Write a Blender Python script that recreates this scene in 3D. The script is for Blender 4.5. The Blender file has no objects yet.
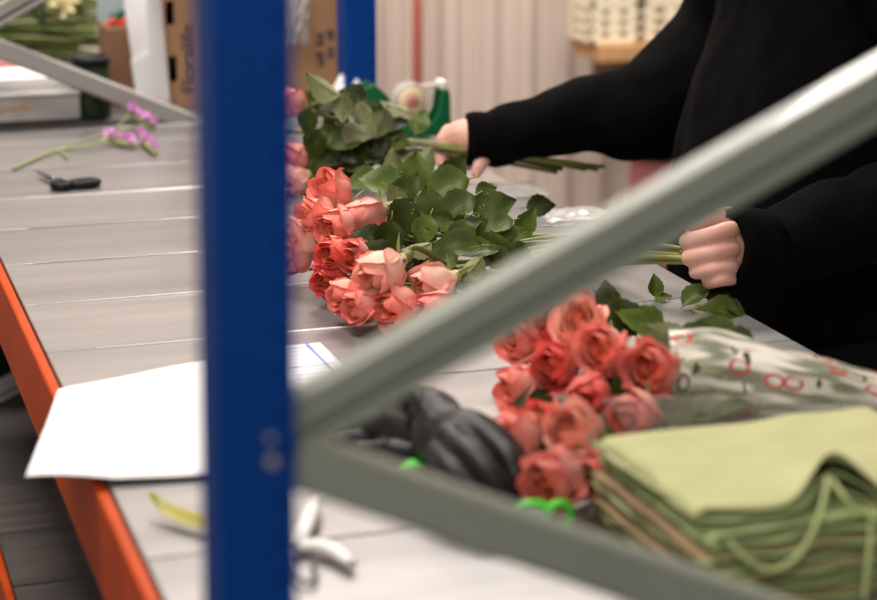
import bpy, bmesh, math, random
from mathutils import Vector, Matrix, Quaternion, noise

# ------------------------------------------------------------------ camera, light, exposure
scene = bpy.context.scene
COL = scene.collection
R = math.radians
TZ = 0.90                                   # height of the table top

cam_data = bpy.data.cameras.new('camera')
cam = bpy.data.objects.new('camera', cam_data)
COL.objects.link(cam)
cam.location = (0.0, 0.0, 1.52)
cam.rotation_euler = (R(90 - 14.949), 0.0, R(-18.010))
cam_data.sensor_width = 36.0
cam_data.lens = 2000.0 * 36.0 / 877.0
cam_data.clip_start = 0.05
cam_data.dof.use_dof = True
cam_data.dof.focus_distance = 2.42
cam_data.dof.aperture_fstop = 3.5
scene.camera = cam

world = bpy.data.worlds.new('world')
scene.world = world
world.use_nodes = True
world.node_tree.nodes['Background'].inputs[0].default_value = (1.0, 0.93, 0.88, 1)
world.node_tree.nodes['Background'].inputs[1].default_value = 0.20

def area(name, loc, target, size, sy, power, col):
    d = bpy.data.lights.new(name, 'AREA')
    d.shape = 'RECTANGLE'; d.size = size; d.size_y = sy; d.energy = power; d.color = col
    o = bpy.data.objects.new(name, d); COL.objects.link(o)
    o.location = loc
    o.rotation_euler = (Vector(target) - Vector(loc)).to_track_quat('-Z', 'Y').to_euler()
    return o
area('ceiling_lamp_a', (1.35, 4.1, 3.05), (1.35, 4.0, 0.9), 1.5, 0.45, 70, (1.0, 0.93, 0.86))
area('ceiling_lamp_b', (-0.2, 2.5, 3.3), (0.4, 2.5, 0.9), 1.8, 0.5, 60, (1.0, 0.93, 0.87))
area('ceiling_lamp_c', (-0.6, -1.2, 3.1), (0.5, 1.6, 1.0), 1.8, 0.5, 36, (1.0, 0.94, 0.89))


vs = scene.view_settings
vs.view_transform = 'Standard'; vs.look = 'None'; vs.gamma = 1.0; vs.use_curve_mapping = False
vs.exposure = 0.40

# ------------------------------------------------------------------ helpers
def put(o, parent=None):
    COL.objects.link(o)
    if parent is not None: o.parent = parent
    return o
def tag(o, label=None, cat=None, group=None, kind=None):
    if label: o['label'] = label
    if cat: o['category'] = cat
    if group: o['group'] = group
    if kind: o['kind'] = kind
    return o
def empty(name, loc, label=None, cat=None, group=None, rz=0):
    o = bpy.data.objects.new(name, None); COL.objects.link(o)
    o.location = loc; o.rotation_euler = (0, 0, rz); o.empty_display_size = 0.02
    return tag(o, label, cat, group)
class MB:
    """collects geometry, builds ONE mesh object"""
    def __init__(s): s.v = []; s.f = []; s.m = []; s.c = []
    def add(s, vs_, fs, mi=0):
        b = len(s.v); s.v += [tuple(p) for p in vs_]
        s.f += [tuple(b + i for i in q) for q in fs]; s.m += [mi] * len(fs)
    def box(s, a, b, mi=0):
        x0, y0, z0 = a; x1, y1, z1 = b
        s.add([(x0,y0,z0),(x1,y0,z0),(x1,y1,z0),(x0,y1,z0),(x0,y0,z1),(x1,y0,z1),(x1,y1,z1),(x0,y1,z1)],
              [(0,3,2,1),(4,5,6,7),(0,1,5,4),(1,2,6,5),(2,3,7,6),(3,0,4,7)], mi)
    def loft(s, rings, mi=0, cap=True, closed=True):
        n = len(rings[0]); b = len(s.v)
        for r in rings: s.v += [tuple(p) for p in r]
        for i in range(len(rings) - 1):
            for j in range(n if closed else n - 1):
                k = (j + 1) % n
                s.f.append((b+i*n+j, b+i*n+k, b+(i+1)*n+k, b+(i+1)*n+j)); s.m.append(mi)
        if cap and closed:
            s.f.append(tuple(b + j for j in reversed(range(n)))); s.m.append(mi)
            s.f.append(tuple(b + (len(rings)-1)*n + j for j in range(n))); s.m.append(mi)
    def tube(s, pts, rad, n=8, mi=0, cap=True, sq=1.0):
        pts = [Vector(p) for p in pts]; N = len(pts)
        rads = rad if isinstance(rad, (list, tuple)) else [rad] * N
        t0 = (pts[1] - pts[0]).normalized()
        up = Vector((0,0,1)) if abs(t0.z) < .9 else Vector((1,0,0))
        a = t0.cross(up).normalized(); rings = []
        for i in range(N):
            t = (pts[min(i+1,N-1)] - pts[max(i-1,0)]).normalized()
            a = (a - t * a.dot(t)).normalized(); bb = t.cross(a)
            rings.append([pts[i] + (a*math.cos(2*math.pi*j/n) + bb*math.sin(2*math.pi*j/n)*sq)*rads[i] for j in range(n)])
        s.loft(rings, mi, cap)
    def ball(s, c, r, mi=0, nu=14, nv=9):
        c = Vector(c); r = Vector(r) if not isinstance(r, (int, float)) else Vector((r, r, r))
        rings = []
        for i in range(nv + 1):
            th = math.pi * (0.02 + 0.96 * i / nv)
            rings.append([c + Vector((r.x*math.sin(th)*math.cos(2*math.pi*j/nu), r.y*math.sin(th)*math.sin(2*math.pi*j/nu), -r.z*math.cos(th))) for j in range(nu)])
        s.loft(rings, mi)
    def grid(s, P, mi=0, flip=False):
        nu = len(P); nv = len(P[0]); b = len(s.v)
        for r in P: s.v += [tuple(p) for p in r]
        for i in range(nu-1):
            for j in range(nv-1):
                q = (b+i*nv+j, b+(i+1)*nv+j, b+(i+1)*nv+j+1, b+i*nv+j+1)
                s.f.append(q[::-1] if flip else q); s.m.append(mi)
    def lathe(s, prof, c=(0,0,0), n=20, mi=0, cap=True):
        s.loft([[(c[0]+r*math.cos(2*math.pi*j/n), c[1]+r*math.sin(2*math.pi*j/n), c[2]+z) for j in range(n)] for r, z in prof], mi, cap)
    def extrude(s, poly, axis_y0, axis_y1, mi=0):          # poly in (x,z), extruded along y
        s.loft([[(x, axis_y0, z) for x, z in poly], [(x, axis_y1, z) for x, z in poly]], mi)
    def mesh(s, name, mats, smooth=True, fix=True):
        me = bpy.data.meshes.new(name); me.from_pydata(s.v, [], s.f)
        for m in (mats if isinstance(mats, (list, tuple)) else [mats]): me.materials.append(m)
        me.polygons.foreach_set('material_index', s.m)
        if fix:
            bm = bmesh.new(); bm.from_mesh(me); bmesh.ops.recalc_face_normals(bm, faces=bm.faces); bm.to_mesh(me); bm.free()
        if smooth: me.polygons.foreach_set('use_smooth', [True] * len(me.polygons))
        me.update()
        return me
    def build(s, name, mats, parent=None, smooth=False, bevel=0, fix=True, seg=2):
        o = bpy.data.objects.new(name, s.mesh(name, mats, smooth, fix)); put(o, parent)
        if bevel:
            b = o.modifiers.new('bevel', 'BEVEL'); b.width = bevel; b.segments = seg; b.limit_method = 'ANGLE'
        return o
def inst(name, me, parent=None, mat=None):
    o = bpy.data.objects.new(name, me); put(o, parent)
    if mat is not None: o.matrix_local = mat
    return o
def baked(o):                                            # mesh with its modifiers applied
    dg = bpy.context.evaluated_depsgraph_get()
    return bpy.data.meshes.new_from_object(o.evaluated_get(dg))
def fused(mb, name, mats, parent, voxel, smooth_it=4, fac=.5, disp=None):
    """union of all shells in mb as one continuous surface"""
    o = bpy.data.objects.new('shape', mb.mesh('shape', mats)); COL.objects.link(o)
    m = o.modifiers.new('remesh', 'REMESH'); m.mode = 'VOXEL'; m.voxel_size = voxel; m.use_smooth_shade = True
    m = o.modifiers.new('smooth', 'SMOOTH'); m.iterations = smooth_it; m.factor = fac
    me = baked(o); bpy.data.objects.remove(o)
    if disp:
        nrm = [v.normal.copy() for v in me.vertices]
        for v, nn in zip(me.vertices, nrm):
            v.co += nn * disp(v.co)
    me.name = name
    if not me.materials:
        for q in (mats if isinstance(mats, (list, tuple)) else [mats]): me.materials.append(q)
    me.polygons.foreach_set('use_smooth', [True] * len(me.polygons))
    return put(bpy.data.objects.new(name, me), parent)
def bez(pts, n):                                         # Catmull-Rom through points
    pts = [Vector(p) for p in pts]; out = []
    P = [pts[0]*2 - pts[1]] + pts + [pts[-1]*2 - pts[-2]]
    for i in range(1, len(P) - 2):
        for k in range(n):
            t = k / n; a, b, c, d = P[i-1], P[i], P[i+1], P[i+2]
            out.append(0.5*((2*b) + (c-a)*t + (2*a-5*b+4*c-d)*t*t + (3*b-a-3*c+d)*t*t*t))
    out.append(pts[-1]); return out
def frame(loc, zdir, spin=0.0, scale=1.0):
    q = Vector(zdir).normalized().to_track_quat('Z', 'Y') @ Quaternion((0,0,1), spin)
    return Matrix.LocRotScale(Vector(loc), q, Vector((scale,)*3))
def leafframe(loc, tip, nrm, scale):                     # local +Y to tip, +Z to normal
    y = Vector(tip).normalized(); z = Vector(nrm); z = (z - y*z.dot(y)).normalized(); x = y.cross(z)
    return Matrix(((x.x*scale, y.x*scale, z.x*scale, loc[0]), (x.y*scale, y.y*scale, z.y*scale, loc[1]), (x.z*scale, y.z*scale, z.z*scale, loc[2]), (0,0,0,1)))

# ------------------------------------------------------------------ materials
def mat(name, col, rough=.6, metal=0.0, var=0.0, scale=20.0, bump=0.0, bscale=80.0, col2=None, stretch=(1,1,1), trans=0.0, spec=.5, sheen=0.0, coat=0.0, rnd=0.0, detail=4.0, coords='Object'):
    m = bpy.data.materials.new(name); m.use_nodes = True
    nt = m.node_tree; N = nt.nodes; L = nt.links; b = N['Principled BSDF']
    b.inputs['Roughness'].default_value = rough; b.inputs['Metallic'].default_value = metal
    b.inputs['Specular IOR Level'].default_value = spec
    b.inputs['Sheen Weight'].default_value = sheen; b.inputs['Coat Weight'].default_value = coat
    b.inputs['Base Color'].default_value = (*col, 1)
    tc = N.new('ShaderNodeTexCoord'); mp = N.new('ShaderNodeMapping'); L.new(tc.outputs[coords], mp.inputs[0]); mp.inputs['Scale'].default_value = stretch
    out = None
    if col2 is not None or var:
        c2 = col2 if col2 is not None else tuple(c*(1-var) for c in col)
        nz = N.new('ShaderNodeTexNoise'); nz.inputs['Scale'].default_value = scale; nz.inputs['Detail'].default_value = detail
        L.new(mp.outputs[0], nz.inputs['Vector'])
        rp = N.new('ShaderNodeValToRGB'); rp.color_ramp.elements[0].position = .35; rp.color_ramp.elements[1].position = .65
        rp.color_ramp.elements[0].color = (*col, 1); rp.color_ramp.elements[1].color = (*c2, 1)
        L.new(nz.outputs[0], rp.inputs[0]); out = rp.outputs[0]
    if rnd:
        oi = N.new('ShaderNodeObjectInfo'); hs = N.new('ShaderNodeHueSaturation')
        mr = N.new('ShaderNodeMapRange'); mr.inputs['To Min'].default_value = 1-rnd; mr.inputs['To Max'].default_value = 1+rnd
        L.new(oi.outputs['Random'], mr.inputs[0]); L.new(mr.outputs[0], hs.inputs['Value'])
        if out: L.new(out, hs.inputs['Color'])
        else: hs.inputs['Color'].default_value = (*col, 1)
        out = hs.outputs[0]
    if out: L.new(out, b.inputs['Base Color'])
    if bump:
        n2 = N.new('ShaderNodeTexNoise'); n2.inputs['Scale'].default_value = bscale; n2.inputs['Detail'].default_value = 5
        L.new(mp.outputs[0], n2.inputs['Vector'])
        bp = N.new('ShaderNodeBump'); bp.inputs['Strength'].default_value = bump; bp.inputs['Distance'].default_value = .01
        L.new(n2.outputs[0], bp.inputs['Height']); L.new(bp.outputs[0], b.inputs['Normal'])
    if trans:
        t = N.new('ShaderNodeBsdfTranslucent'); mx = N.new('ShaderNodeMixShader'); mx.inputs[0].default_value = trans
        t.inputs[0].default_value = (*col, 1)
        if out: L.new(out, t.inputs[0])
        L.new(b.outputs[0], mx.inputs[1]); L.new(t.outputs[0], mx.inputs[2]); L.new(mx.outputs[0], N['Material Output'].inputs[0])
    return m
M = {}
M['blue'] = mat('blue_paint', (.0, .043, .235), .5, var=.15, scale=8, spec=.15)
M['bluefar'] = M['blue']
M['greyfar'] = mat('lit_brace_and_bolt_grey', (.29, .275, .255), .4, var=.08, scale=12)  # far braces' different lighting put into the colour; bolts are simply this grey
M['grey'] = mat('grey_green_paint', (.245, .27, .215), .40, var=.08, scale=12, spec=.5, coat=.15)
M['orange'] = mat('orange_paint', (.52, .060, .004), .55, var=.2, scale=14, spec=.15)
M['steel'] = mat('galvanised_steel', (.355, .34, .332), .33, metal=.58, col2=(.265, .258, .256), scale=5, bump=.03, bscale=30, stretch=(.35, 3, 1), rnd=.07)
M['lip'] = mat('lip_glint_steel', (.85, .82, .80), .38, metal=.3, var=.1, scale=30)  # near-white colour paints in the glint along the raised seam lips
M['darkplank'] = mat('dark_grey_plank', (.08, .067, .06), .7, col2=(.045, .039, .036), scale=7, stretch=(1, 6, 1), rnd=.3, bump=.1)
M['floor'] = mat('dark_concrete', (.16, .15, .14), .8, var=.3, scale=3)
M['wall'] = mat('beige_cladding', (.64, .53, .46), .6, var=.10, scale=3, stretch=(6, 1, .3), rnd=.10)
M['wallcap'] = mat('rib_paint', (.62, .50, .44), .55, rnd=.12)
M['redpipe'] = mat('red_pipe_paint', (.84, .23, .18), .5)
M['wood'] = mat('warm_wood', (.66, .38, .18), .6, col2=(.52, .28, .12), scale=8, stretch=(1, 8, 8))
M['cream'] = mat('cream_plastic', (.96, .86, .64), .5)
M['maroon'] = mat('maroon_plastic', (.13, .024, .026), .6)
M['card'] = mat('brown_cardboard', (.39, .21, .105), .8, var=.1, scale=5, stretch=(1, 1, 6))
M['carddark'] = mat('dark_cardboard', (.25, .125, .065), .8, var=.1, scale=5)
M['ink'] = mat('dark_ink', (.035, .03, .045), .8)
M['white'] = mat('white_paper', (.86, .84, .83), .75, var=.03, scale=4)
M['blueink'] = mat('blue_ink', (.12, .20, .55), .8)
M['paleblue'] = mat('pale_blue_card', (.48, .60, .62), .6)
M['greybox'] = mat('grey_foam', (.50, .475, .45), .7, var=.12, scale=25)
M['tan'] = mat('tan_print', (.55, .33, .18), .8)
M['pot'] = mat('dark_green_print', (.008, .014, .008), .6, col2=(.03, .05, .018), scale=28, spec=.2)
M['black'] = mat('black_plastic', (.008, .008, .008), .5, spec=.2)
M['blade'] = mat('dark_steel', (.16, .15, .15), .35, metal=.9)
M['rubber'] = mat('black_rubber', (.009, .008, .008), .5, var=.3, scale=15, bump=.04, bscale=45, spec=.3)
M['hood'] = mat('black_fleece', (.0028, .0026, .0027), .95, var=.25, scale=25, bump=.15, bscale=160, spec=.06)
M['trouser'] = mat('black_denim', (.006, .006, .007), .9, var=.3, scale=30, spec=.15)
M['skin'] = mat('skin', (.72, .42, .33), .5, col2=(.65, .33, .25), scale=22, bump=.05, bscale=180, spec=.35)
M['nail'] = mat('nail', (.72, .44, .36), .3)
M['hair'] = mat('dark_hair', (.02, .013, .01), .6, bump=.4, bscale=60, stretch=(1, 1, .2))
M['leaftop'] = mat('leaf_top', (.078, .108, .013), .45, col2=(.040, .060, .009), scale=2.5, rnd=.6, trans=.18, spec=.2, bump=.03, bscale=12)
M['leafbot'] = mat('leaf_underside', (.25, .265, .11), .65, var=.12, scale=3, rnd=.25, trans=.16, bump=.04, bscale=12)
M['stem'] = mat('rose_stem', (.17, .20, .03), .45, col2=(.15, .125, .03), scale=14, rnd=.4)
M['sepal'] = mat('sepal_green', (.19, .24, .075), .55, rnd=.2, trans=.2)
M['greenplastic'] = mat('green_plastic', (.0, .115, .035), .4)
M['limeplastic'] = mat('lime_plastic', (.08, .70, .05), .4)
M['whiteplastic'] = mat('white_plastic', (.80, .76, .72), .4)
M['yellowcore'] = mat('yellow_core', (.80, .64, .38), .6)
M['redcore'] = mat('red_core', (.60, .27, .22), .6)
M['cloth'] = mat('pale_green_cloth', (.44, .44, .205), .85, var=.05, scale=9, bump=.10, bscale=420, sheen=.1)
M['clothin'] = mat('mid_green_cloth', (.33, .40, .165), .85, var=.12, scale=9, bump=.10, bscale=420)
M['cord'] = mat('green_cord', (.40, .47, .19), .8)
M['kraft'] = mat('kraft_brown', (.25, .17, .085), .85)
M['yellow'] = mat('yellow_leaf', (.46, .36, .012), .45, col2=(.26, .28, .02), scale=18, trans=.1)
M['magenta'] = mat('mauve_petal', (.72, .34, .66), .7, rnd=.2, trans=.2)
M['palestem'] = mat('pale_stem', (.26, .28, .10), .6)
M['bunchgreen'] = mat('bunch_green', (.17, .21, .055), .6, rnd=.45, trans=.1)
M['creamflower'] = mat('cream_petal', (.72, .62, .33), .7)
M['pinkpaper'] = mat('pink_paper', (.62, .25, .22), .7)
M['redplastic'] = mat('red_plastic', (.70, .04, .03), .4)

def petal_material(name, outer, inner, edge, base):
    m = bpy.data.materials.new(name); m.use_nodes = True
    nt = m.node_tree; N = nt.nodes; L = nt.links; b = N['Principled BSDF']
    at = N.new('ShaderNodeAttribute'); at.attribute_name = 'pv'
    sp = N.new('ShaderNodeSeparateColor'); L.new(at.outputs['Color'], sp.inputs[0])
    nz = N.new('ShaderNodeTexNoise'); nz.inputs['Scale'].default_value = 55; tc = N.new('ShaderNodeTexCoord'); L.new(tc.outputs['Object'], nz.inputs['Vector'])
    def mix(a, bcol, fac):
        x = N.new('ShaderNodeMix'); x.data_type = 'RGBA'
        for s_, v in ((x.inputs['A'], a), (x.inputs['B'], bcol)):
            if isinstance(v, tuple): s_.default_value = (*v, 1)
            else: L.new(v, s_)
        L.new(fac, x.inputs['Factor']); return x.outputs['Result']
    def rng(sock, a, bb, lo=0., hi=1.):
        r = N.new('ShaderNodeMapRange'); r.interpolation_type = 'SMOOTHSTEP'
        r.inputs['From Min'].default_value = a; r.inputs['From Max'].default_value = bb; r.inputs['To Min'].default_value = lo; r.inputs['To Max'].default_value = hi
        L.new(sock, r.inputs['Value']); return r.outputs[0]
    c = mix(inner, outer, rng(sp.outputs['Blue'], .1, .75))
    c = mix(c, edge, rng(sp.outputs['Red'], .70, 1.0, 0, .8))
    c = mix(c, edge, rng(sp.outputs['Green'], .72, 1.0, 0, .55))
    c = mix(c, base, rng(sp.outputs['Red'], .34, .02, 0, .8))
    c = mix(c, tuple(x*.8 for x in edge), rng(nz.outputs[0], .5, .75, 0, .35))
    hs = N.new('ShaderNodeHueSaturation'); oi = N.new('ShaderNodeObjectInfo'); L.new(c, hs.inputs['Color'])
    L.new(rng(oi.outputs['Random'], 0, 1, .88, 1.14), hs.inputs['Value'])
    L.new(hs.outputs[0], b.inputs['Base Color']); b.inputs['Roughness'].default_value = .55; b.inputs['Specular IOR Level'].default_value = .3
    b.inputs['Sheen Weight'].default_value = .12
    t = N.new('ShaderNodeBsdfTranslucent'); L.new(hs.outputs[0], t.inputs[0])
    mx = N.new('ShaderNodeMixShader'); mx.inputs[0].default_value = .18
    L.new(b.outputs[0], mx.inputs[1]); L.new(t.outputs[0], mx.inputs[2]); L.new(mx.outputs[0], N['Material Output'].inputs[0])
    return m
M['petal'] = petal_material('coral_petal', (.95, .40, .315), (.96, .46, .17), (.86, .17, .135), (.94, .68, .48))
M['petalpale'] = petal_material('apricot_petal', (.97, .58, .45), (.97, .58, .24), (.91, .31, .25), (.95, .80, .58))
M['petaldeep'] = petal_material('deep_coral_petal', (.88, .20, .155), (.93, .38, .14), (.78, .08, .07), (.88, .50, .34))

def film(name, printed):
    m = bpy.data.materials.new(name); m.use_nodes = True
    nt = m.node_tree; N = nt.nodes; L = nt.links; b = N['Principled BSDF']
    b.inputs['Roughness'].default_value = .16; b.inputs['Base Color'].default_value = (.9, .88, .84, 1)
    tr = N.new('ShaderNodeBsdfTransparent'); tr.inputs[0].default_value = (.93, .93, .92, 1)
    mx = N.new('ShaderNodeMixShader'); L.new(tr.outputs[0], mx.inputs[1]); L.new(b.outputs[0], mx.inputs[2]); L.new(mx.outputs[0], N['Material Output'].inputs[0])
    mx.inputs[0].default_value = .07
    if printed:
        uv = N.new('ShaderNodeUVMap'); uv.uv_map = 'uv'
        def math_(op, a, bb):
            x = N.new('ShaderNodeMath'); x.operation = op
            for i, v in enumerate((a, bb)):
                if isinstance(v, (int, float)): x.inputs[i].default_value = v
                else: L.new(v, x.inputs[i])
            return x.outputs[0]
        def noise_(scale, st=(1,1,1)):
            mp = N.new('ShaderNodeMapping'); mp.inputs['Scale'].default_value = st; L.new(uv.outputs[0], mp.inputs[0])
            n = N.new('ShaderNodeTexNoise'); n.inputs['Scale'].default_value = scale; n.inputs['Detail'].default_value = 1.5; L.new(mp.outputs[0], n.inputs['Vector']); return n.outputs[0]
        cream = N.new('ShaderNodeMapRange'); cream.inputs['From Min'].default_value = .36; cream.inputs['From Max'].default_value = .54; L.new(noise_(3.4, (.8, 2.6, 1)), cream.inputs['Value']); cream = cream.outputs[0]
        vor = N.new('ShaderNodeTexVoronoi'); vor.inputs['Scale'].default_value = 4.8; L.new(uv.outputs[0], vor.inputs['Vector'])
        d = vor.outputs['Distance']
        ring = math_('MULTIPLY', math_('GREATER_THAN', d, .20), math_('LESS_THAN', d, .30))
        ring = math_('MULTIPLY', ring, math_('GREATER_THAN', noise_(2.6), .40))
        blk = math_('LESS_THAN', math_('ABSOLUTE', math_('SUBTRACT', noise_(3.2, (1.6, .5, 1)), .38), 0), .010)
        def mixc(a, bcol, fac):
            x = N.new('ShaderNodeMix'); x.data_type = 'RGBA'
            if isinstance(a, tuple): x.inputs['A'].default_value = (*a, 1)
            else: L.new(a, x.inputs['A'])
            x.inputs['B'].default_value = (*bcol, 1); L.new(fac, x.inputs['Factor']); return x.outputs['Result']
        c = mixc((.55, .58, .40), (.82, .77, .66), cream)
        c = mixc(c, (.58, .07, .06), ring); c = mixc(c, (.05, .04, .04), blk)
        L.new(c, b.inputs['Base Color'])
        al = math_('MAXIMUM', math_('MAXIMUM', math_('MULTIPLY', cream, .82), math_('MULTIPLY', ring, .85)), math_('MULTIPLY', blk, .8))
        al = math_('MAXIMUM', al, .30)
        L.new(al, mx.inputs[0])
    return m
M['film'] = film('clear_film', False)
M['filmprint'] = film('printed_film', True)

# ------------------------------------------------------------------ the setting
def struct(o): o['kind'] = 'structure'; return o
mb = MB(); mb.box((-3, -2, -.05), (4.5, 6.2, 0)); struct(mb.build('floor', M['floor']))
WY = 5.05
wall = MB(); wall.box((-2.5, WY + .05, 0), (4.5, WY + .15, 3.2)); wall_back = struct(wall.build('wall_back', M['wall']))
prof = [(0, 0), (.012, -.0), (.022, -.028), (.058, -.028), (.068, 0), (.105, 0)]
pm = MB()
rows = []
for k in range(2):
    rows += [(x + k*.105, y) for x, y in prof]
pm.loft([[(x, y, z) for x, y in rows] + [(rows[-1][0], .03, z), (rows[0][0], .03, z)] for z in (0.0, 3.1)], 0)
panel_me = pm.mesh('panel', M['wall'], smooth=False)
x = -.6
i = 0
while x < 3.6:
    o = inst('panel', panel_me, wall_back); o.location = (x, WY + .012 - (i % 2)*.004, 0); x += .2125; i += 1
M_wr = MB(); M_wr.box((3.6, -2, 0), (3.7, 6, 3.2)); struct(M_wr.build('wall_right', M['wall']))

# vertical red pipe on the wall
t = empty('wall_pipe', (1.545, 4.93, 0), 'thin red vertical pipe running up the ribbed beige wall', 'pipe')
mb = MB(); mb.tube([(0, 0, 0), (0, 0, 1.5), (0, 0, 3.0)], .0135, 12); mb.build('pipe_run', M['redpipe'], t, True)
for z in (.5, 1.5, 2.5):
    mb = MB(); mb.box((-.02, .0, z), (.02, .06, z+.025)); mb.build('pipe_clip', M['redpipe'], t, False, .002)

# ------------------------------------------------------------------ rack: upright frames, beams, decks
def make_post(parent, x0, x1, y0, y1, z0, z1, seed, side):
    """open C profile with two columns of slots in its face"""
    mb = MB(); zs = []; z = z0
    pitch = .025
    while z < z1: zs += [z, z + pitch*.41, z + pitch*.59]; z += pitch
    zs.append(z1)
    w = x1 - x0
    xs = [x0, x0 + w*.13, x0 + w*.24, x0 + w*.80, x0 + w*.88, x1]
    def plate(pt, us, holes):
        for a in range(len(us)-1):
            for c in range(len(zs)-1):
                if a in holes and c % 3 == 1: continue
                mb.add([pt(us[a], zs[c]), pt(us[a+1], zs[c]), pt(us[a+1], zs[c+1]), pt(us[a], zs[c+1])], [(0,1,2,3)])
    plate(lambda u, z: (u, y0, z), xs, (3,))
    d = y1 - y0
    ys = [y0, y0 + d*.40, y0 + d*.56, y1]
    plate(lambda u, z: (x0, u, z), ys, ())
    plate(lambda u, z: (x1, u, z), ys, ())
    plate(lambda u, z: (u, y1, z), [x0, x1], ())
    me = mb.mesh('post', M['blue'], False, fix=False)
    bm = bmesh.new(); bm.from_mesh(me); bmesh.ops.remove_doubles(bm, verts=bm.verts, dist=1e-5); bmesh.ops.recalc_face_normals(bm, faces=bm.faces); bm.to_mesh(me); bm.free()
    o = inst('post', me, parent)
    s = o.modifiers.new('thickness', 'SOLIDIFY'); s.thickness = .002; s.offset = 0
    fp = MB(); fp.box((x0-.02, y0-.02, 0), (x1+.02, y1+.02, .006)); fp.build('foot_plate', M['blue'], o, False, .001)
    return o
CHAN = [(.0, .0175), (-.020, .0175), (-.0215, .016), (-.0215, -.003), (-.020, -.0045), (-.010, -.0055), (-.009, -.0085), (-.020, -.0095), (-.0215, -.011), (-.0215, -.016), (-.020, -.0175), (0, -.0175)]
FLAT = [(.0, .0165), (-.019, .0165), (-.0225, .0135), (-.0225, -.0135), (-.019, -.0165), (0, -.0165)]
def brace(parent, a, b, y, prof, name='brace', m='grey'):
    a = Vector((a[0], y, a[1])); b = Vector((b[0], y, b[1])); t = (b - a).normalized(); n = Vector((-t.z, 0, t.x))
    if n.z < 0: n = -n
    mb = MB()
    mb.loft([[p + n*s + Vector((0, d, 0)) for d, s in prof] for p in (a, b)])
    return mb.build(name, M[m], parent, False, .0012)
def bolt(parent, p, r, name='bolt'):
    mb = MB(); mb.loft([[(p[0]+rr*math.cos(k*math.pi/8), p[1]-d, p[2]+rr*math.sin(k*math.pi/8)) for k in range(16)] for rr, d in ((r, -.004), (r, .0015), (r*.8, .003), (r*.35, .0036))])
    return mb.build(name, M['greyfar'], parent, True)
FX, BX = .233, 1.02
# near frame
f1 = empty('rack_upright_frame', (FX, 1.10, 0), 'blue slotted rack upright with grey green diagonal braces in front of the bench', 'rack frame', 'rack upright frames')
p_ = {}
def shift(o, root):  # keep world coordinates of meshes built in world space
    o.matrix_parent_inverse = Matrix.Translation(-root.location)
post = make_post(f1, .2128, .2578, 1.058, 1.102, 0, 2.4, 1, 1); shift(post, f1)
post.matrix_basis = Matrix.Translation((.233, 1.08, 1.2)) @ Matrix.Rotation(R(.75), 4, 'Y') @ Matrix.Translation((-.233, -1.08, -1.2))   # the upright leans a little
for p, r in (((.2445, 1.057, 1.136), .0038), ((.2435, 1.057, 1.150), .0024)):
    bolt(post, p, r)
post = make_post(f1, BX-.025, BX+.025, 1.058, 1.118, 0, 2.4, 2, -1); shift(post, f1)
JA = (.262, 1.1395)
def along(a, ang, L): return (a[0] + L*math.cos(ang), a[1] + L*math.sin(ang))
for a, b, y, pf in [((0.245, 1.1398), (1.0, 1.4974), 1.095, 1), ((0.258, 1.1309), (1.0, 0.7873), 1.087, 0), ((1.0, 1.5274), (0.25, 1.8774), 1.095, 1), ((1.0, 0.7573), (0.25, 0.4273), 1.095, 1)]:
    shift(brace(f1, a, b, y, CHAN if pf else FLAT), f1)
# far frame
f2 = empty('rack_upright_frame', (FX, 3.56, 0), 'far rack upright with a blue rear post and grey braces behind the statice sprig', 'rack frame', 'rack upright frames')
shift(make_post(f2, FX-.0255, FX+.0235, 3.53, 3.59, 0, 2.4, 3, 1), f2)
shift(make_post(f2, 0.9697, 1.0269, 3.53, 3.59, 0, 2.4, 4, -1), f2)
for a, b, y, pf in [((0.24, 1.0928), (1.0, 0.7536), 3.555, 0), ((0.24, 1.041), (1.0, 1.4402), 3.575, 1), ((1.0, 0.7236), (0.25, 0.3936), 3.56, 1)]:
    shift(brace(f2, a, b, y, CHAN if pf else FLAT, m='greyfar'), f2)
# beams
def beam(x, y0, y1, ztop, s, label, h=.098):
    t = empty('rack_beam', (x, (y0+y1)/2, ztop-h), label, 'rack beam', 'orange rack beams')
    mb = MB()
    pr = [(x, ztop-h), (x+s*.042, ztop-h), (x+s*.042, ztop-.018), (x+s*.012, ztop-.018), (x+s*.012, ztop), (x, ztop)]
    mb.loft([[(a, yy, b) for a, b in pr] for yy in (y0, y1)])
    shift(mb.build('beam_body', M['orange'], t, False, .003), t)
    for yy in (y0, y1-.004):
        mb = MB(); mb.box((x-.004, yy, ztop-.15), (x+s*.045, yy+.004, ztop+.02)); shift(mb.build('end_plate', M['orange'], t, False, .001), t)
LB = .228; RB = 1.041
beam(LB, 1.125, 3.525, TZ-.003, 1, 'long orange beam along the aisle side of the steel bench top')
beam(RB-.008, 1.125, 3.525, TZ-.0175, -1, 'long orange beam under the bench edge beside the person')
beam(LB, 3.60, 4.66, TZ-.003, 1, 'orange beam carrying the far bay beyond the far upright')
beam(RB-.008, 3.60, 4.66, TZ-.0175, -1, 'orange beam of the far bay on the wall side')
LZ = .392
beam(LB, 3.60, 4.66, LZ, 1, 'lower orange beam of the far bay along the aisle')
beam(LB, 1.125, 3.525, LZ, 1, 'lower orange beam below the bench along the aisle')
beam(RB, 1.125, 3.525, LZ, -1, 'lower orange beam below the bench on the person side')

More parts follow.
